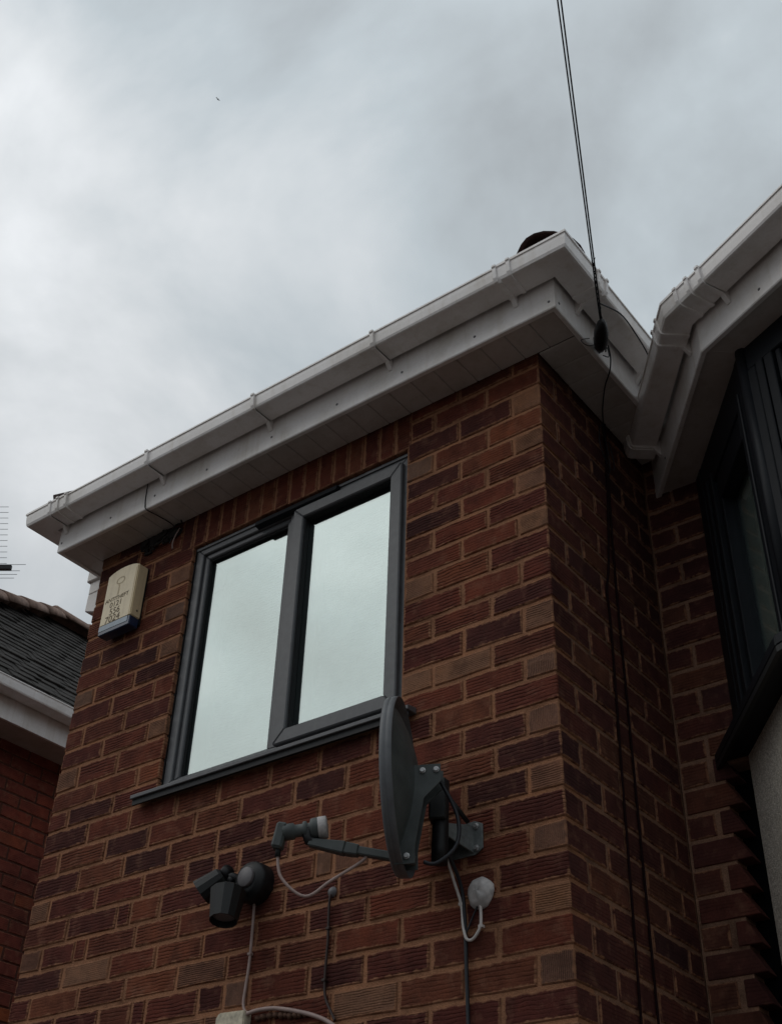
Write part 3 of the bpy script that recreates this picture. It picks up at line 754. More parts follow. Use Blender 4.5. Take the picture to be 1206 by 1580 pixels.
# rendered panel under the bay
P0, P1, P2 = wall_off(-.012); Q0, Q1, Q2 = wall_off(-.09)
st = P0 + d1 * .008
pan = MB(); quad_slab(pan, [st, P1, Q1, Vector((st.x + .1, st.y + .0))], GZ, -1.328 - GZ); quad_slab(pan, [P1 + D2 * .0005, P2, Q2, Q1], GZ, -1.328 - GZ)
pan.build('pebbledash_panel', 'pebbledash', house)
MB().box((.12, DEP + .075, GZ), (.34, DEP + .09, -1.33)).build('dark_gap_board', 'gap_black', house)  # near-black board added behind the cut bricks, the gap's darkness put into colour
# mortar bed left ragged down the jamb
jm = MB(); rj = random.Random(3); z = -.26
while z > -1.30:
    hgt = rj.uniform(.015, .05); jm.box((JX - .008, DEP - rj.uniform(.001, .004), z - hgt), (JX + rj.uniform(.0, .006), DEP + .05, z)); z -= hgt + rj.uniform(.002, .03)
jm.build('jamb_pointing', 'mortar', house)
local(house)

# ------------------------------------------------------------------ burglar alarm box
al = thing('burglar_alarm', 'cream burglar alarm box with blue base on the brick wall under the eaves', 'alarm box', (-2.0, 0, -.35))
ax0, ax1, az0, az1, ad = -2.094, -1.906, -.462, -.205, -.062
MB().box((ax0 + .006, -.010, az0 - .02), (ax1 - .004, -.001, az1 - .006)).build('back_plate', 'gasket_black', al)
prof = []
for q in range(9):                                # slightly arched top edge
    t = q / 8; prof.append((ax0 + (ax1 - ax0) * t, az1 - .010 + .022 * (1 - (2 * t - 1) ** 2) ** .8))
m = MB(); m.prism([(x, ad, z) for x, z in prof] + [(ax1, ad, az0), (ax0, ad, az0)], (0, .052, 0))
cover = m.build('cover', 'cream_plastic', al, bevel=.003, segs=2)
for x in (ax1 - .008, ax1 - .016): MB().box((x, ad - .0016, az0 + .002), (x + .004, ad + .001, az1 - .014)).build('cover_rib', 'cream_plastic', cover)
lz = az0 - .001
m = MB(); m.prism([(ax0 + .001, ad, lz), (ax1 - .001, ad, lz), (ax1 - .002, ad, lz - .044), (ax0 + .002, ad, lz - .044)], (0, .050, 0))
lens = m.build('strobe_lens', 'lens_blue', al, bevel=.003)
MB().box((ax0 + .004, ad - .0015, lz - .026), (ax1 - .014, ad - .0002, lz - .001)).build('label_strip', 'lens_pale', lens)
MB().lathe([(0, .0015), (.004, .001), (.005, 0)], Matrix.Translation((ax1 + .0005, ad + .030, az0 + .030)) @ Matrix.Rotation(R_(90), 4, 'Y'), 10).build('cover_screw', 'ink', cover)
def lettering(txt, size, x, z, m, parent, y, sx=1.0):
    cu = bpy.data.curves.new('lettering', 'FONT'); cu.body = txt; cu.size = size; cu.align_x = 'CENTER'; cu.extrude = .0003
    t = bpy.data.objects.new('tmp', cu); COL.objects.link(t); bpy.context.view_layer.update()
    me = bpy.data.meshes.new_from_object(t.evaluated_get(bpy.context.evaluated_depsgraph_get())); bpy.data.objects.remove(t)
    o = bpy.data.objects.new('lettering', me); me.materials.clear(); me.materials.append(MATS[m]); COL.objects.link(o); o.parent = parent
    o.location = (x, y, z); o.rotation_euler = (R_(90), 0, 0); o.scale = (sx, 1, 1); return o
tx = (ax0 + ax1) / 2 - .012
lettering('ANTITHEFT', .027, tx, az0 + .108, 'ink', cover, ad - .0006, 1.0)
lettering('0121', .038, tx, az0 + .076, 'ink', cover, ad - .0006)
lettering('556', .044, tx, az0 + .040, 'ink', cover, ad - .0006)
lettering('7024', .046, tx - .006, az0 + .004, 'ink', cover, ad - .0006)
em = MB()                                          # worn emblem: a ring over a stem
for q in range(20):
    a0, a1 = 2 * math.pi * q / 20, 2 * math.pi * (q + .8) / 20
    c = (tx + .004, az1 - .055)
    em.prism([(c[0] + .026 * math.cos(a), ad - .0004, c[1] + .018 * math.sin(a)) for a in (a0, a1)] + [(c[0] + .021 * math.cos(a), ad - .0004, c[1] + .013 * math.sin(a)) for a in (a1, a0)], (0, -.0004, 0))
em.box((tx - .003, ad - .0008, az1 - .125), (tx + .004, ad - .0004, az1 - .075))
em.build('emblem', 'ink_faded', cover)
local(al)

# ------------------------------------------------------------------ satellite dish
dish = thing('satellite_dish', 'dark grey satellite dish seen edge-on, bracketed to the brick wall', 'satellite dish', (-.34, 0, -1.735))
dc = Vector((-.384, -.25, -1.650)); dn = Vector((-.890, -.455, -.030)).normalized()
du = (Vector((0, 0, 1)) - dn * dn.z).normalized(); dr = du.cross(dn)
def DP(r, u, n): return dc + dr * r + du * u + dn * n
HW, HH, DEPTH = .218, .240, .066
rf_ = MB(); NR, NS = 8, 48; vs = []
for side in (0, 1):
    for i in range(NR + 1):
        t = i / NR
        for k in range(NS):
            a = 2 * math.pi * k / NS; vs.append(DP(HW * t * math.cos(a), HH * t * math.sin(a), -DEPTH * (1 - t * t) - .0022 * side))
fs = []
def vid(s_, i, k): return s_ * (NR + 1) * NS + i * NS + k % NS
for s_ in (0, 1):
    for i in range(NR):
        for k in range(NS): fs.append((vid(s_, i, k), vid(s_, i, k + 1), vid(s_, i + 1, k + 1), vid(s_, i + 1, k)))
refl = rf_.add(vs, fs, True).build('reflector', 'dish_grey', dish)
rimm = MB(); pr_ = [(1.0, .002), (1.012, .003), (1.024, -.003), (1.028, -.010), (1.022, -.012), (1.022, -.014), (1.028, -.017), (1.028, -.030), (1.016, -.031), (1.014, -.006), (1.0, -.003)]
vs = []; n_ = len(pr_)
for k in range(64):
    a = 2 * math.pi * k / 64
    for s_, h in pr_: vs.append(DP(HW * s_ * math.cos(a), HH * s_ * math.sin(a), h))
rimm.add(vs, [(k * n_ + i, ((k + 1) % 64) * n_ + i, ((k + 1) % 64) * n_ + (i + 1) % n_, k * n_ + (i + 1) % n_) for k in range(64) for i in range(n_)], True)
rimm.build('rim', 'dish_rim', refl)
# wall plate, foot and post
pl = MB(); pl.prism([(-.425, -.0005, -1.785), (-.288, -.0005, -1.785), (-.262, -.0005, -1.770), (-.262, -.0005, -1.700), (-.288, -.0005, -1.688), (-.425, -.0005, -1.695)], (0, -.005, 0))
plate = pl.build('wall_plate', 'galvanised', dish, bevel=.001)
for x, z in ((-.282, -1.705), (-.282, -1.768), (-.408, -1.705), (-.408, -1.772)):
    MB().lathe([(0, .009), (.006, .009), (.006, .004), (.010, .003), (.010, 0)], Matrix.Translation((x, -.0055, z)) @ Matrix.Rotation(R_(90), 4, 'X'), 6, False).build('bolt', 'bolt_steel', plate)
ft = MB()
ft.prism([(-.290, -.005, -1.700), (-.290, -.005, -1.780), (-.318, -.110, -1.752), (-.318, -.110, -1.722)], (-.006, 0, 0))
ft.prism([(-.400, -.005, -1.695), (-.400, -.005, -1.785), (-.345, -.110, -1.752), (-.345, -.110, -1.722)], (.006, 0, 0))
ft.prism([(-.400, -.006, -1.700), (-.290, -.006, -1.700), (-.318, -.112, -1.722), (-.345, -.112, -1.722)], (0, 0, -.006))
ft.build('bracket_foot', 'galvanised', dish, bevel=.001)
post = MB(); post.tube([(-.332, -.112, -1.835), (-.330, -.112, -1.795), (-.326, -.112, -1.60)], .023, 14); post.build('post', 'black_plastic', dish)
MB().tube([(-.322, -.100, -1.63), (-.292, -.03, -1.70)], .007, 6).build('stay', 'black_steel', dish)
# clamp and the pressed arm running down the back of the bowl
cl = MB(); cl.box((-.024, -.024, -.060), (.024, .026, .060), Matrix.Translation((-.329, -.122, -1.660)) @ Matrix.Rotation(R_(28), 4, 'Z')); cl.build('clamp', 'black_steel', dish, bevel=.004)
pk = MB(); pk.box((-.012, -.006, -.03), (.012, .006, .03), Matrix.Translation((-.302, -.142, -1.665)))
bkp = DP(.02, .045, -.052)
br = MB()
A1, A2 = DP(.045, .075, -.050), DP(.040, -.235, -.012)
def strip(mb, pts, wv, tv):
    for p, q in zip(pts[:-1], pts[1:]):
        p, q = Vector(p), Vector(q); mb.prism([p - wv, q - wv, q + wv, p + wv], tv)
for r_ in (.052, .005):
    mb = MB(); q1, q2, q3, q4 = DP(r_, .030, -.060), DP(r_, .030, -.135), DP(r_, -.020, -.135), DP(r_, -.065, -.088)
    mb.prism([q1, q2, q3, q4, DP(r_, -.195, -.062), DP(r_, -.242, -.062), DP(r_, -.242, -.006), DP(r_, -.19, -.014), DP(r_, -.03, -.050)], dr * .004)
    mb.build('arm_plate', 'dish_grey', dish, bevel=.001)
for (u_, n__) in ((.012, -.086), (.012, -.123), (-.222, -.040)):
    p = DP(.0585, u_, n__); MB().lathe([(0, .006), (.006, .006), (.0065, .002), (.009, .001), (.009, 0)], Matrix.Translation(p) @ dr.to_track_quat('Z', 'Y').to_matrix().to_4x4(), 8, False).build('bolt', 'bolt_steel', dish)
# feed arm and block
root = DP(.03, -.226, -.06); 
tip = Vector((-.570, -.376, -1.812))
arm = MB(); ad_ = (tip - root).normalized(); aw = ad_.cross(Vector((0, 0, 1))).normalized(); au = aw.cross(ad_)
a0, a1_, a2 = root, root.lerp(tip, .55), tip
def rect(c, w_, h_): return [c - aw * w_ - au * h_, c + aw * w_ - au * h_, c + aw * w_ + au * h_, c - aw * w_ + au * h_]
for (p, q, w0_, h0, w1_, h1) in ((a0, a1_, .012, .011, .012, .011), (a1_ - ad_ * .008, a1_ + ad_ * .03, .015, .014, .016, .016), (a1_ + ad_ * .03, a2, .017, .017, .012, .010)):
    A, B = rect(p, w0_, h0), rect(q, w1_, h1); arm.add(A + B, [(3, 2, 1, 0), (4, 5, 6, 7), (0, 1, 5, 4), (1, 2, 6, 5), (2, 3, 7, 6), (3, 0, 4, 7)])
arm.build('feed_arm', 'dish_grey', dish, bevel=.003)
lc = tip + Vector((-.006, -.004, .036)); ldv = (dc + du * -.02 - lc).normalized()
ldv = Vector((ldv.x, ldv.y, ldv.z * .3)).normalized()
LM = Matrix.Translation(lc) @ ldv.to_track_quat('Z', 'Y').to_matrix().to_4x4()
lnb = MB().lathe([(0, -.066), (.020, -.066), (.022, -.062), (.022, -.035), (.017, -.032), (.017, -.012), (.023, -.008), (.023, 0), (.017, .002), (.017, .008), (.027, .012), (.029, .02), (.029, .032)], LM, 20).build('receiver_block', 'dish_grey', dish)
MB().lathe([(.030, .031), (.0305, .052), (.028, .055), (0, .056)], LM, 20).build('feed_cap', 'sealant', lnb)
MB().box((-.015, -.019, -.036), (.015, .019, .036), Matrix.Translation(lc - ldv * .072 + Vector((0, 0, -.010))) @ Matrix.Rotation(R_(32), 4, 'Z') @ Matrix.Rotation(R_(10), 4, 'Y')).build('connector_hood', 'dish_grey', lnb, bevel=.006)
nk = MB().tube([tip + Vector((.03, .02, -.004)), tip + Vector((.0, 0, .006)), lc], [.013, .015, .019], 10).build('neck', 'black_plastic', lnb)
con = lc - ldv * .074 + Vector((0, 0, -.044))
MB().tube([con + Vector((0, 0, .012)), con + Vector((0, 0, -.022))], .0075, 8).build('connector', 'black_plastic', lnb)
MB().tube(smooth_pts([con + Vector((0, 0, -.02)), con + Vector((.014, .008, -.080)), con + Vector((.070, .042, -.128)), con + Vector((.125, .075, -.088)), a1_ + ad_ * -.012 + Vector((0, 0, -.030)), a1_ + ad_ * -.03 + Vector((0, 0, -.008))]), .0042, 8).build('feed_cable', 'pinkish_cable', dish)
MB().tube(smooth_pts([root + dn * -.02 + Vector((0, 0, -.004)), root + Vector((.045, .03, -.005)), root + Vector((.085, .062, .045)), root + Vector((.085, .066, .13)), DP(.03, .0, -.125)]), .0055, 8).build('tail_cable', 'black_cable', dish)
local(dish)

# ------------------------------------------------------------------ cables around the dish
tag(MB().tube(smooth_pts([(-.328, -.09, -1.80), (-.337, -.035, -1.86), (-.330, -.011, -1.92), (-.326, -.010, -1.972), (-.316, -.011, -2.008), (-.300, -.012, -2.017), (-.284, -.012, -2.008), (-.270, -.011, -1.985), (-.268, -.010, -1.960), (-.270, -.010, -1.915)]), .0042, 8).build('coaxial_cable', 'white_cable'),
    'white cable looping from the dish bracket up to the sealed wall entry', 'cable')
tag(MB().tube(smooth_pts([(-.318, -.09, -1.80), (-.325, -.02, -1.87), (-.322, -.007, -1.96), (-.318, -.007, -2.10), (-.314, -.007, -2.24), (-.312, -.007, -2.42)]), .0055, 8).build('coaxial_cable', 'black_cable'),
    'black cable running straight down the wall below the dish bracket', 'cable')
tag(MB().tube(smooth_pts([(-.320, -.008, -2.0), (-.295, -.008, -1.955), (-.272, -.010, -1.918)]), .0026, 6).build('coaxial_cable', 'black_cable'),
    'short thin black cable slanting into the white sealed wall entry', 'cable')
cp_ = MB(); rs = random.Random(5); vs = []; N1, N2 = 9, 18
for i in range(N1 + 1):
    th = math.pi / 2 * i / N1
    for k in range(N2):
        a = 2 * math.pi * k / N2; r = .040 * math.sin(th) * (1 + .12 * noise.noise(Vector((math.cos(a) * 2, math.sin(a) * 2, i * .3)))); vs.append((-.272 + r * math.cos(a), -.001 - .026 * math.cos(th) * (1 + .25 * noise.noise(Vector((math.cos(a) * 1.5, i * .4, math.sin(a))))), -1.893 + r * 1.08 * math.sin(a)))
cp_.add(vs, [(i * N2 + k, i * N2 + (k + 1) % N2, (i + 1) * N2 + (k + 1) % N2, (i + 1) * N2 + k) for i in range(N1) for k in range(N2)], True)
tag(cp_.build('sealed_cable_entry', 'sealant'), 'lumpy white sealant dome where cables enter the wall right of the dish', 'cable entry')
clipg = 'cable clips on the front wall'
def clip(x, z, m, lab, y=-.010):
    o = MB().box((x - .008, y - .004, z - .004), (x + .006, -.001, z + .004)).build('cable_clip', m, bevel=.001); tag(o, lab, 'cable clip', clipg)
clip(-.331, -1.915, 'white_cable', 'white clip holding the white cable left of the sealed entry')
clip(-.268, -1.985, 'white_cable', 'white clip at the bottom right of the white cable loop')
# brown cable from the hole under the feed arm
tag(MB().tube(smooth_pts([(-.795, .01, -1.775), (-.798, -.008, -1.800), (-.802, -.008, -1.84), (-.800, -.007, -1.93), (-.803, -.007, -2.03), (-.797, -.008, -2.09), (-.772, -.009, -2.135), (-.755, -.010, -2.16)]), .0042, 8).build('wall_cable', 'brown_cable'),
    'brown cable clipped down the wall under the dish feed arm', 'cable')
tag(MB().lathe([(0, .010), (.010, .009), (.015, .003), (.017, 0)], Matrix.Translation((-.798, -.002, -1.792)) @ Matrix.Rotation(R_(90), 4, 'X'), 12).build('cable_grommet', 'cap_grey'), 'small grey plug where the brown cable leaves the wall', 'grommet')
clip(-.799, -1.900, 'brown_cable', 'upper brown clip on the brown cable under the feed arm'); clip(-.803, -2.045, 'brown_cable', 'lower brown clip on the brown cable under the feed arm')

# ------------------------------------------------------------------ security floodlight
fl = thing('security_floodlight', 'black twin-head security floodlight on the brick wall left of the dish', 'floodlight', (-1.08, 0, -1.70))
fb = Vector((-1.102, 0, -1.713))
base = MB().lathe([(.064, .0), (.064, .040), (.059, .050), (.050, .054), (.046, .060), (.036, .062), (0, .062)], Matrix.Translation(fb) @ Matrix.Rotation(R_(90), 4, 'X'), 28).build('wall_base', 'black_plastic', fl)
MB().lathe([(.031, 0), (.031, .010), (.029, .012), (0, .012)], Matrix.Translation(fb + Vector((.004, -.060, .006))) @ Matrix.Rotation(R_(90), 4, 'X'), 24).build('end_disc', 'cap_grey', base)
MB().tube([fb + Vector((-.045, -.035, .012)), fb + Vector((-.070, -.050, .026)), fb + Vector((-.092, -.060, .022))], [.017, .014, .016], 10).build('arm', 'black_plastic', fl)
for q, (o_, r_) in enumerate((((-.086, -.062, .040), .021), ((-.072, -.056, .012), .012))):
    MB().lathe([(0, -.012), (r_, -.010), (r_, .010), (0, .012)], Matrix.Translation(fb + Vector(o_)) @ Matrix.Rotation(R_(75), 4, 'Y') @ Matrix.Rotation(R_(20), 4, 'X'), 16).build('swivel_joint', 'black_plastic', fl)
def lamp_head(c, axis, r0, r1, L, name):
    Mh = Matrix.Translation(c) @ Vector(axis).normalized().to_track_quat('Z', 'Y').to_matrix().to_4x4()
    h = MB().lathe([(0, -L * .5), (r0 * .8, -L * .5), (r0, -L * .42), (r1, L * .5), (r1 * .93, L * .5), (r1 * .86, L * .30), (0, L * .28)], Mh, 12, False).build(name, 'black_steel', fl)
    MB().lathe([(r1 * .84, L * .33), (r1 * .5, L * .36), (0, L * .37)], Mh, 20).build('lamp_glass', 'cap_grey', h)
    return h
lamp_head(fb + Vector((-.118, -.088, -.000)), (-.75, -.35, -.62), .031, .043, .085, 'lamp_head')
h2 = lamp_head(fb + Vector((-.004, -.130, -.098)), (.12, -.20, -1.0), .056, .043, .105, 'lamp_head')
MB().tube([fb + Vector((-.04, -.05, -.01)), fb + Vector((-.012, -.105, -.050))], .014, 8).build('arm', 'black_plastic', fl)
local(fl)
tag(MB().tube(smooth_pts([(-1.090, -.030, -1.745), (-1.104, -.010, -1.80), (-1.104, -.008, -1.94), (-1.110, -.008, -2.02), (-1.112, -.009, -2.065), (-1.100, -.012, -2.090), (-1.085, -.014, -2.098)]), .0045, 8).build('wall_cable', 'pinkish_cable'),
    'pale brown cable dropping from the floodlight to the cream box below', 'cable')
clip(-1.104, -1.925, 'pinkish_cable', 'clip halfway down the cable under the floodlight')
jb = MB(); jb.prism([(-1.196, -.035, -2.104), (-1.185, -.035, -2.090), (-1.084, -.035, -2.094), (-1.080, -.035, -2.100), (-1.080, -.035, -2.21), (-1.196, -.035, -2.21)], (0, .034, 0))
tag(jb.build('junction_box', 'timber_block', bevel=.004, segs=2), 'weathered cream box on the wall below the floodlight', 'junction box')
tag(MB().tube(smooth_pts([(-1.085, -.022, -2.104), (-1.044, -.020, -2.098), (-.99, -.018, -2.099), (-.943, -.016, -2.107), (-.89, -.014, -2.120), (-.831, -.013, -2.138), (-.78, -.012, -2.160), (-.735, -.012, -2.190), (-.68, -.012, -2.24)]), .0062, 8).build('trunk_cable', 'pinkish_cable'),
    'thick pale cable curving right from the cream box along the wall', 'cable')
fo = MB(); rs = random.Random(9)
x = -1.06
while x < -.87:
    w_ = rs.uniform(.012, .03); zc_ = -2.106 - max(0, (x + 1.0)) * .10
    fo.tube([(x, -.003, zc_ - .006), (x + w_ * .5, -.010, zc_ - rs.uniform(.010, .016)), (x + w_, -.003, zc_ - .008)], [.006, rs.uniform(.008, .012), .006], 7); x += w_ * .9
tag(fo.build('foam_filler', 'foam'), 'crumbly brown filler under the curving pale cable', 'filler')

# ------------------------------------------------------------------ wires at the eaves
wire = MB().tube(smooth_pts([(-1.80, -.176, .085), (-1.806, -.1705, .03), (-1.800, -.171, -.020), (-1.792, -.165, -.0465), (-1.786, -.10, -.0445), (-1.782, -.02, -.046), (-1.78, -.012, -.09), (-1.80, -.012, -.13)]), .0022, 6).build('thin_wire', 'black_cable')
tag(wire, 'thin dark wire crossing the white fascia above the alarm box', 'wire')
ns_ = MB(); rs = random.Random(21)
for q in range(16):
    p = Vector((rs.uniform(-1.98, -1.76), -.012, rs.uniform(-.105, -.055))); pts = [p]
    for s_ in range(4): p = p + Vector((rs.uniform(-.05, .05), rs.uniform(-.012, .012), rs.uniform(-.022, .022))); p.y = min(p.y, -.006); p.z = min(max(p.z, -.125), -.05); pts.append(p.copy())
    ns_.tube(smooth_pts(pts, 3), rs.uniform(.002, .006), 5)
for q in range(5):
    c = Vector((-1.96 + q * .045, -.008, -.075 + rs.uniform(-.012, .012)))
    ns_.lathe([(0, .012), (.016, .009), (.026, 0)], Matrix.Translation(c) @ Matrix.Rotation(R_(90), 4, 'X') @ Matrix.Scale(1.3, 4, (1, 0, 0)), 9)
tag(ns_.build('cable_tangle', 'web'), 'dark dusty tangle of old cable tucked under the soffit above the alarm box', 'cable tangle')
tag(MB().tube(smooth_pts([(-1.745, -.012, -.070), (-1.760, -.016, -.10), (-1.775, -.014, -.135), (-1.772, -.012, -.165)]), [.003] * 18 + [.004], 6).build('cable_end', 'pinkish_cable'),
    'frayed pale cable end hanging beside the window top left corner', 'cable')
# two dark cables down the return wall
for nm, pts, lab in (('flank_cable', [(.010, .445, -.05), (.007, .440, -.30), (.007, .418, -.50), (.007, .385, -.72), (.007, .355, -.84), (.007, .360, -.98), (.007, .340, -1.5), (.007, .318, -2.19), (.007, .300, -2.5)], 'left of two dark red cables running down the shaded return wall'),
                     ('flank_cable', [(.014, .450, -.05), (.010, .446, -.30), (.010, .430, -.55), (.008, .424, -.84), (.007, .424, -1.2), (.007, .421, -1.57), (.007, .419, -2.17), (.007, .417, -2.5)], 'right of two dark red cables running down the shaded return wall')):
    tag(MB().tube(smooth_pts(pts), 0.0040, 8).build(nm, 'maroon_cable'), lab, 'cable', 'cables on the return wall')
lp = MB()
lp.tube(smooth_pts([(.012, .445, -.06), (.016, .40, -.10), (.013, .40, -.19), (.012, .46, -.25), (.012, .50, -.22), (.014, .47, -.12)]), .0022, 6)
lp.tube(smooth_pts([(.012, .43, -.06), (.018, .44, -.16), (.014, .46, -.24), (.012, .442, -.30)]), .0022, 6)
tag(lp.build('cable_slack', 'black_cable'), 'loose thin black loops of cable under the soffit on the return wall', 'cable')
# telephone drop wire
cb = Vector((.262, -.018, -.042)); pole = Vector((.69, -.985, .19)); dv = (pole - cb).normalized()
spl_ = cb.lerp(pole, .205)
offv = dv.cross(Vector((0, 0, 1))).normalized()
far = cb + dv * 22
def sagp(t): return spl_.lerp(far, t) + Vector((0, 0, 0))
for sgn, lab in ((1, 'right of the twin black overhead wires rising into the sky'), (-1, 'left of the twin black overhead wires rising into the sky')):
    pts = [cb + offv * .002 * sgn, cb.lerp(spl_, .5) + offv * .003 * sgn, spl_ + offv * .0030 * sgn] + [spl_.lerp(far, t) + offv * (.0030 + min(t * 22 / 1.0, 1) * .0020) * sgn for t in (.02, .045, .1, .3, .6, 1.0)]
    tag(MB().tube(pts, .0026, 6).build('overhead_wire', 'black_cable'), lab, 'wire', 'overhead telephone wires')
tw = MB(); hp = []
for q in range(90):
    t = q / 89; a = t * 2 * math.pi * 7 + math.sin(t * 23); c = cb.lerp(spl_, t); b_ = dv.cross(offv)
    hp.append(c + (offv * math.cos(a) + b_ * math.sin(a)) * (.0036 + .0012 * math.sin(t * 37)))
tw.tube(hp, .0020, 5); tw.tube([spl_, spl_ + Vector((.010, -.004, .018))], .0012, 5)
tag(tw.build('wire_wrap', 'black_cable'), 'black wire wrap binding the overhead wires above the clamp', 'wire wrap')
clampo = thing('wire_clamp', 'black drop wire clamp hooked to the fascia by the house corner', 'clamp', (.22, .06, -.03))
hook = Vector((.186, .112, -.005)); cc = Vector((.232, .036, -.048)); ax_ = (cb - hook).normalized()
CM = Matrix.Translation(cc) @ ax_.to_track_quat('Z', 'Y').to_matrix().to_4x4()
bodyc = MB().lathe([(0, -.085), (.024, -.080), (.034, -.048), (.036, .010), (.026, .060), (.013, .084), (0, .088)], CM @ Matrix.Scale(.7, 4, (1, 0, 0)), 16).build('clamp_body', 'black_plastic', clampo)
MB().tube([cc, hook], .0035, 6).build('clamp_tail', 'black_cable', clampo)
MB().tube(smooth_pts([hook + Vector((-.012, .0, .01)), hook + Vector((.012, -.004, .012)), hook + Vector((.018, -.006, -.004)), hook + Vector((.004, -.004, -.018)), hook + Vector((-.010, 0, -.010))]), .0035, 6).build('hook', 'galvanised', clampo)
MB().box((.1735, .095, -.03), (.178, .130, .022)).build('hook_plate', 'galvanised', clampo)
lo_ = MB()
lo_.tube(smooth_pts([hook + Vector((.01, 0, -.01)), hook + Vector((.016, .012, -.030)), hook + Vector((.008, .025, -.02)), hook + Vector((.014, .03, .0)), hook + Vector((.01, .045, -.03)), hook + Vector((.0, .02, -.038))]), .002, 5)
lo_.tube(smooth_pts([cc + ax_ * -.05, cc + Vector((-.04, -.02, -.045)), cc + Vector((-.055, -.045, -.03)), cc + Vector((-.035, -.02, -.012))]), .0016, 5)
lo_.build('loose_tail', 'black_cable', clampo); local(clampo)
tag(MB().tube(smooth_pts([cc + ax_ * -.045 + Vector((.012, .03, 0)), (.205, .150, -.05), (.180, .185, -.075), (.120, .26, -.062), (.05, .37, -.056), (.012, .445, -.07)]), .0026, 6).build('drop_cable', 'black_cable'),
    'thin black cable hanging from the clamp across the soffit to the return wall', 'cable')
tag(MB().tube(smooth_pts([cb + dv * .07, (.310, .04, .010), (.312, .15, -.005), (.306, .235, -.02), (.300, .285, -.042)]), .0026, 6).build('drop_cable', 'black_cable'),
    'thin black cable bowing across the side gutter towards the bay', 'cable')

# ------------------------------------------------------------------ neighbouring house
nb = thing('neighbour_house', 'bright red brick house on the left with dark tiled roof and white gutter', 'house', (-4.3, 2.0, GZ))
NX = -4.30; NY0, NY1 = -1.0, 5.6
nw = MB().box((NX - .1, NY0, GZ), (NX - .004, NY1, .10)).build('wall', 'mortar_dark', nb)
MB().box((NX - 5, NY0, GZ), (NX - .101, NY0 + .1, .1)).build('wall', 'mortar_dark', nb)
z = .10; r = 0; lowb = MB(); rn = random.Random(31); nc = 0
while z > GZ + .1:
    y = NY0 + (.11 if r % 2 else 0)
    while y < NY1 - .1:
        L = .2125
        if -1.75 < z <= .11 and .55 < y < 2.2:
            place(rn.choice(ST['brick_neighbour', 'S']), nw, (NX + rn.uniform(-.0015, .0015), y + L / 2, z - .0375), rz=math.pi / 2, sx=L / BL, sz=.0655 / BH); nc += 1
        else: lowb.box((NX - .05, y, z - .070), (NX, y + L, z - .005))
        y += .225
    z -= .0755; r += 1
lb = lowb.build('outer_brickwork', 'brick_neighbour', nb); lb['kind'] = 'stuff'
ne = [(-4.07, NY0 - .25), (-4.07, NY1 + .25)]
nf = sweep(MB(), ne, [(-.018, -.006), (0, -.006), (0, .18), (-.018, .18)], .085).build('fascia', 'white_pvc', nb)
MB().box((NX - .01, NY0 - .2, .088), (-4.09, NY1 + .2, .096)).build('soffit', 'soffit_pvc', nb)
sweep(MB(), ne, GP, .208).build('gutter', 'white_pvc', nb)
# hipped roof, 45 degrees, seen at a grazing angle
nr = MB(); EX, EZ = -4.03, .285; RX, RZ = -5.60, .285 + 1.57
nr.add([(EX, -1.25, EZ), (EX, 6.0, EZ), (RX, 6.0, RZ), (RX, 2.08, RZ), (2 * RX - EX, -1.25, EZ), (2 * RX - EX, 6.0, EZ)], [(0, 1, 2, 3), (0, 3, 4), (4, 3, 2, 5)])
nroof = nr.build('roof', 'roof_felt', nb)
tv = [brick_mesh('roof_tile', .162, .012, .16, 'roof_tile', seed=80 + i) for i in range(4)]
s2 = math.sqrt(.5); row = 0; nt_ = 0; far_t = MB(); rt = random.Random(41)
NRM = Vector((s2, 0, s2)); UP = Vector((-s2, 0, s2))
dsl = 0.03
while dsl < 2.19:
    y0 = -1.25 + 3.33 * dsl / 2.22 + .08
    y = y0 + (.08 if row % 2 else 0)
    while y < 5.8:
        c = Vector((EX, y, EZ)) + UP * (dsl + .035) + NRM * .017
        jt = rt.uniform(-.004, .004)
        if .9 < y < 3.2 and dsl < 2.1 and nt_ < 295 and (y - .9) < (2.3 if dsl > .5 else 1.6):
            o = bpy.data.objects.new('roof_tile', tv[rt.randrange(4)]); COL.objects.link(o); o.parent = nroof
            zax = (UP + NRM * -.0).normalized(); yv = -NRM - UP * .085; yv.normalize(); xv = yv.cross(UP).normalized(); zv = xv.cross(yv)
            o.matrix_local = Matrix((xv, yv, zv)).transposed().to_4x4(); o.location = c + NRM * jt; nt_ += 1
        else:
            far_t.prism([Vector((EX, y - .081, EZ)) + UP * (dsl - .045) + NRM * .019, Vector((EX, y + .081, EZ)) + UP * (dsl - .045) + NRM * (.019 + jt), Vector((EX, y + .081, EZ)) + UP * (dsl + .115) + NRM * .008, Vector((EX, y - .081, EZ)) + UP * (dsl + .115) + NRM * .008], NRM * -.01)
        y += .167
    dsl += .098; row += 1
ft_ = far_t.build('roof_tiling', 'roof_tile', nroof); ft_['kind'] = 'stuff'
a = Vector((EX - .0, -1.25, EZ + .02)); b_ = Vector((RX, 2.08, RZ + .03)); n_ = 13
for q in range(n_):
    half_round(a.lerp(b_, q / n_), a.lerp(b_, (q + 1.06) / n_), .125, .112, (0, 0, 1), 'ridge_tile', nroof, 'hip_tile', th=.02)
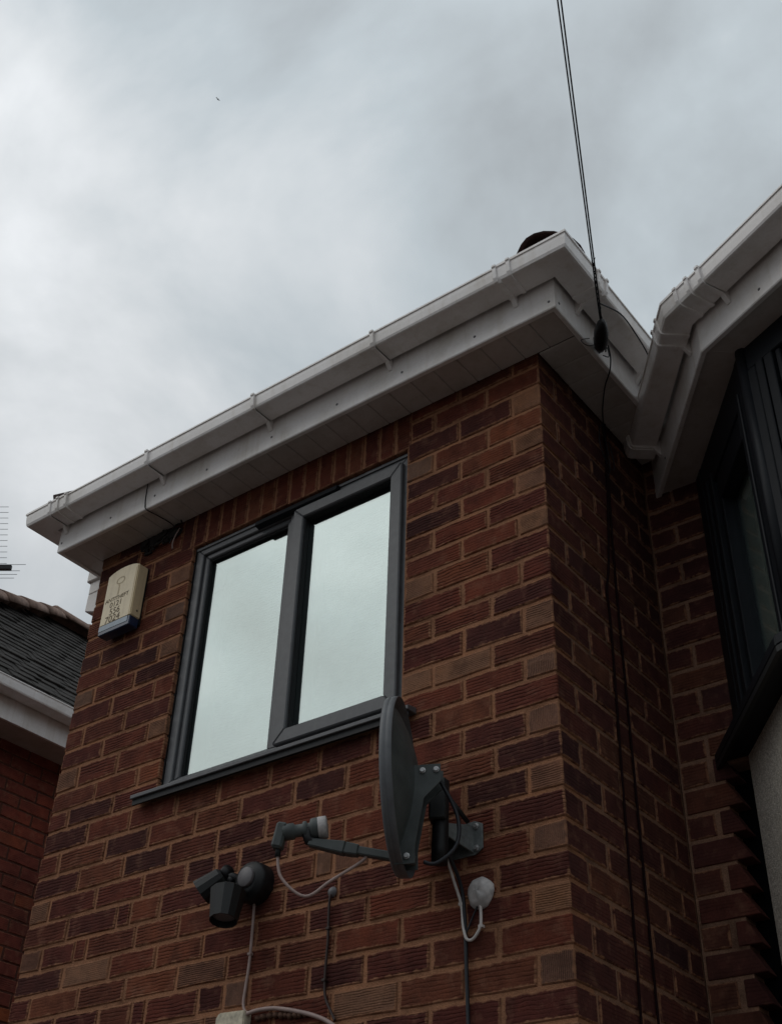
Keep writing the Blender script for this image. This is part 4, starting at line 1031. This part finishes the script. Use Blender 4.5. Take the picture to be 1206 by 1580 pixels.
for q in range(11):
    half_round((RX, 2.02 + q * .34, RZ + .03), (RX, 2.02 + q * .34 + .36, RZ + .03), .125, .114, (0, 0, 1), 'ridge_tile', nroof, 'ridge_tile', th=.02)
local(nb)
# television aerial above the neighbour's roof
ta = thing('tv_aerial', 'grey television aerial with many thin rods at the left edge of the sky', 'aerial', (-5.35, 1.0, 1.2))
bx = Vector((-5.12, 1.02, 2.14)); be = Vector((-5.12, 1.14, 1.62)); bdir = (be - bx).normalized(); rod = Vector((.79, .60, .03)).normalized()
MB().tube([bx - bdir * .15, be + bdir * .12], .010, 8).build('boom', 'black_steel', ta)
for q in range(11):
    p = bx + bdir * (.045 * q); MB().tube([p - rod * .13, p + rod * .125], .0021, 5).build('rod', 'aluminium', ta)
p = be - bdir * .055
MB().box((-.05, -.012, -.02), (.16, .012, .012), Matrix.Translation(p) @ rod.to_track_quat('X', 'Z').to_matrix().to_4x4()).build('dipole_box', 'black_plastic', ta)
for q, l in ((0, .26), (1, .22), (2, .20), (3, .18)): 
    p2 = be + bdir * (.028 * q - .075 + (.02 if q > 0 else 0)); MB().tube([p2 - rod * .1, p2 + rod * l], .0022, 5).build('reflector_rod', 'aluminium', ta)
MB().tube([be + Vector((-.14, -.10, .02)), Vector((-5.35, .98, .9))], .014, 8).build('mast', 'galvanised', ta)
MB().tube([be + bdir * .02, be + Vector((-.14, -.10, .01))], .010, 8).build('bracket', 'galvanised', ta)
local(ta)
# a bird, high and far
bd = MB(); bp_ = Vector((-26.31, 18.33, 45.81)); 
bd.tube([bp_ + Vector((-.05, 0, 0)), bp_, bp_ + Vector((.055, 0, .004))], [.005, .022, .007], 8)
bd.prism([bp_ + Vector((-.02, .01, .01)), bp_ + Vector((.02, .01, .01)), bp_ + Vector((.01, .12, .04)), bp_ + Vector((-.02, .11, .04))], (0, 0, .01))
bd.prism([bp_ + Vector((-.02, -.01, .01)), bp_ + Vector((.02, -.01, .01)), bp_ + Vector((.01, -.12, .04)), bp_ + Vector((-.02, -.11, .04))], (0, 0, .01))
tag(bd.build('bird', 'bird_feather'), 'tiny distant bird alone high in the grey sky', 'bird')
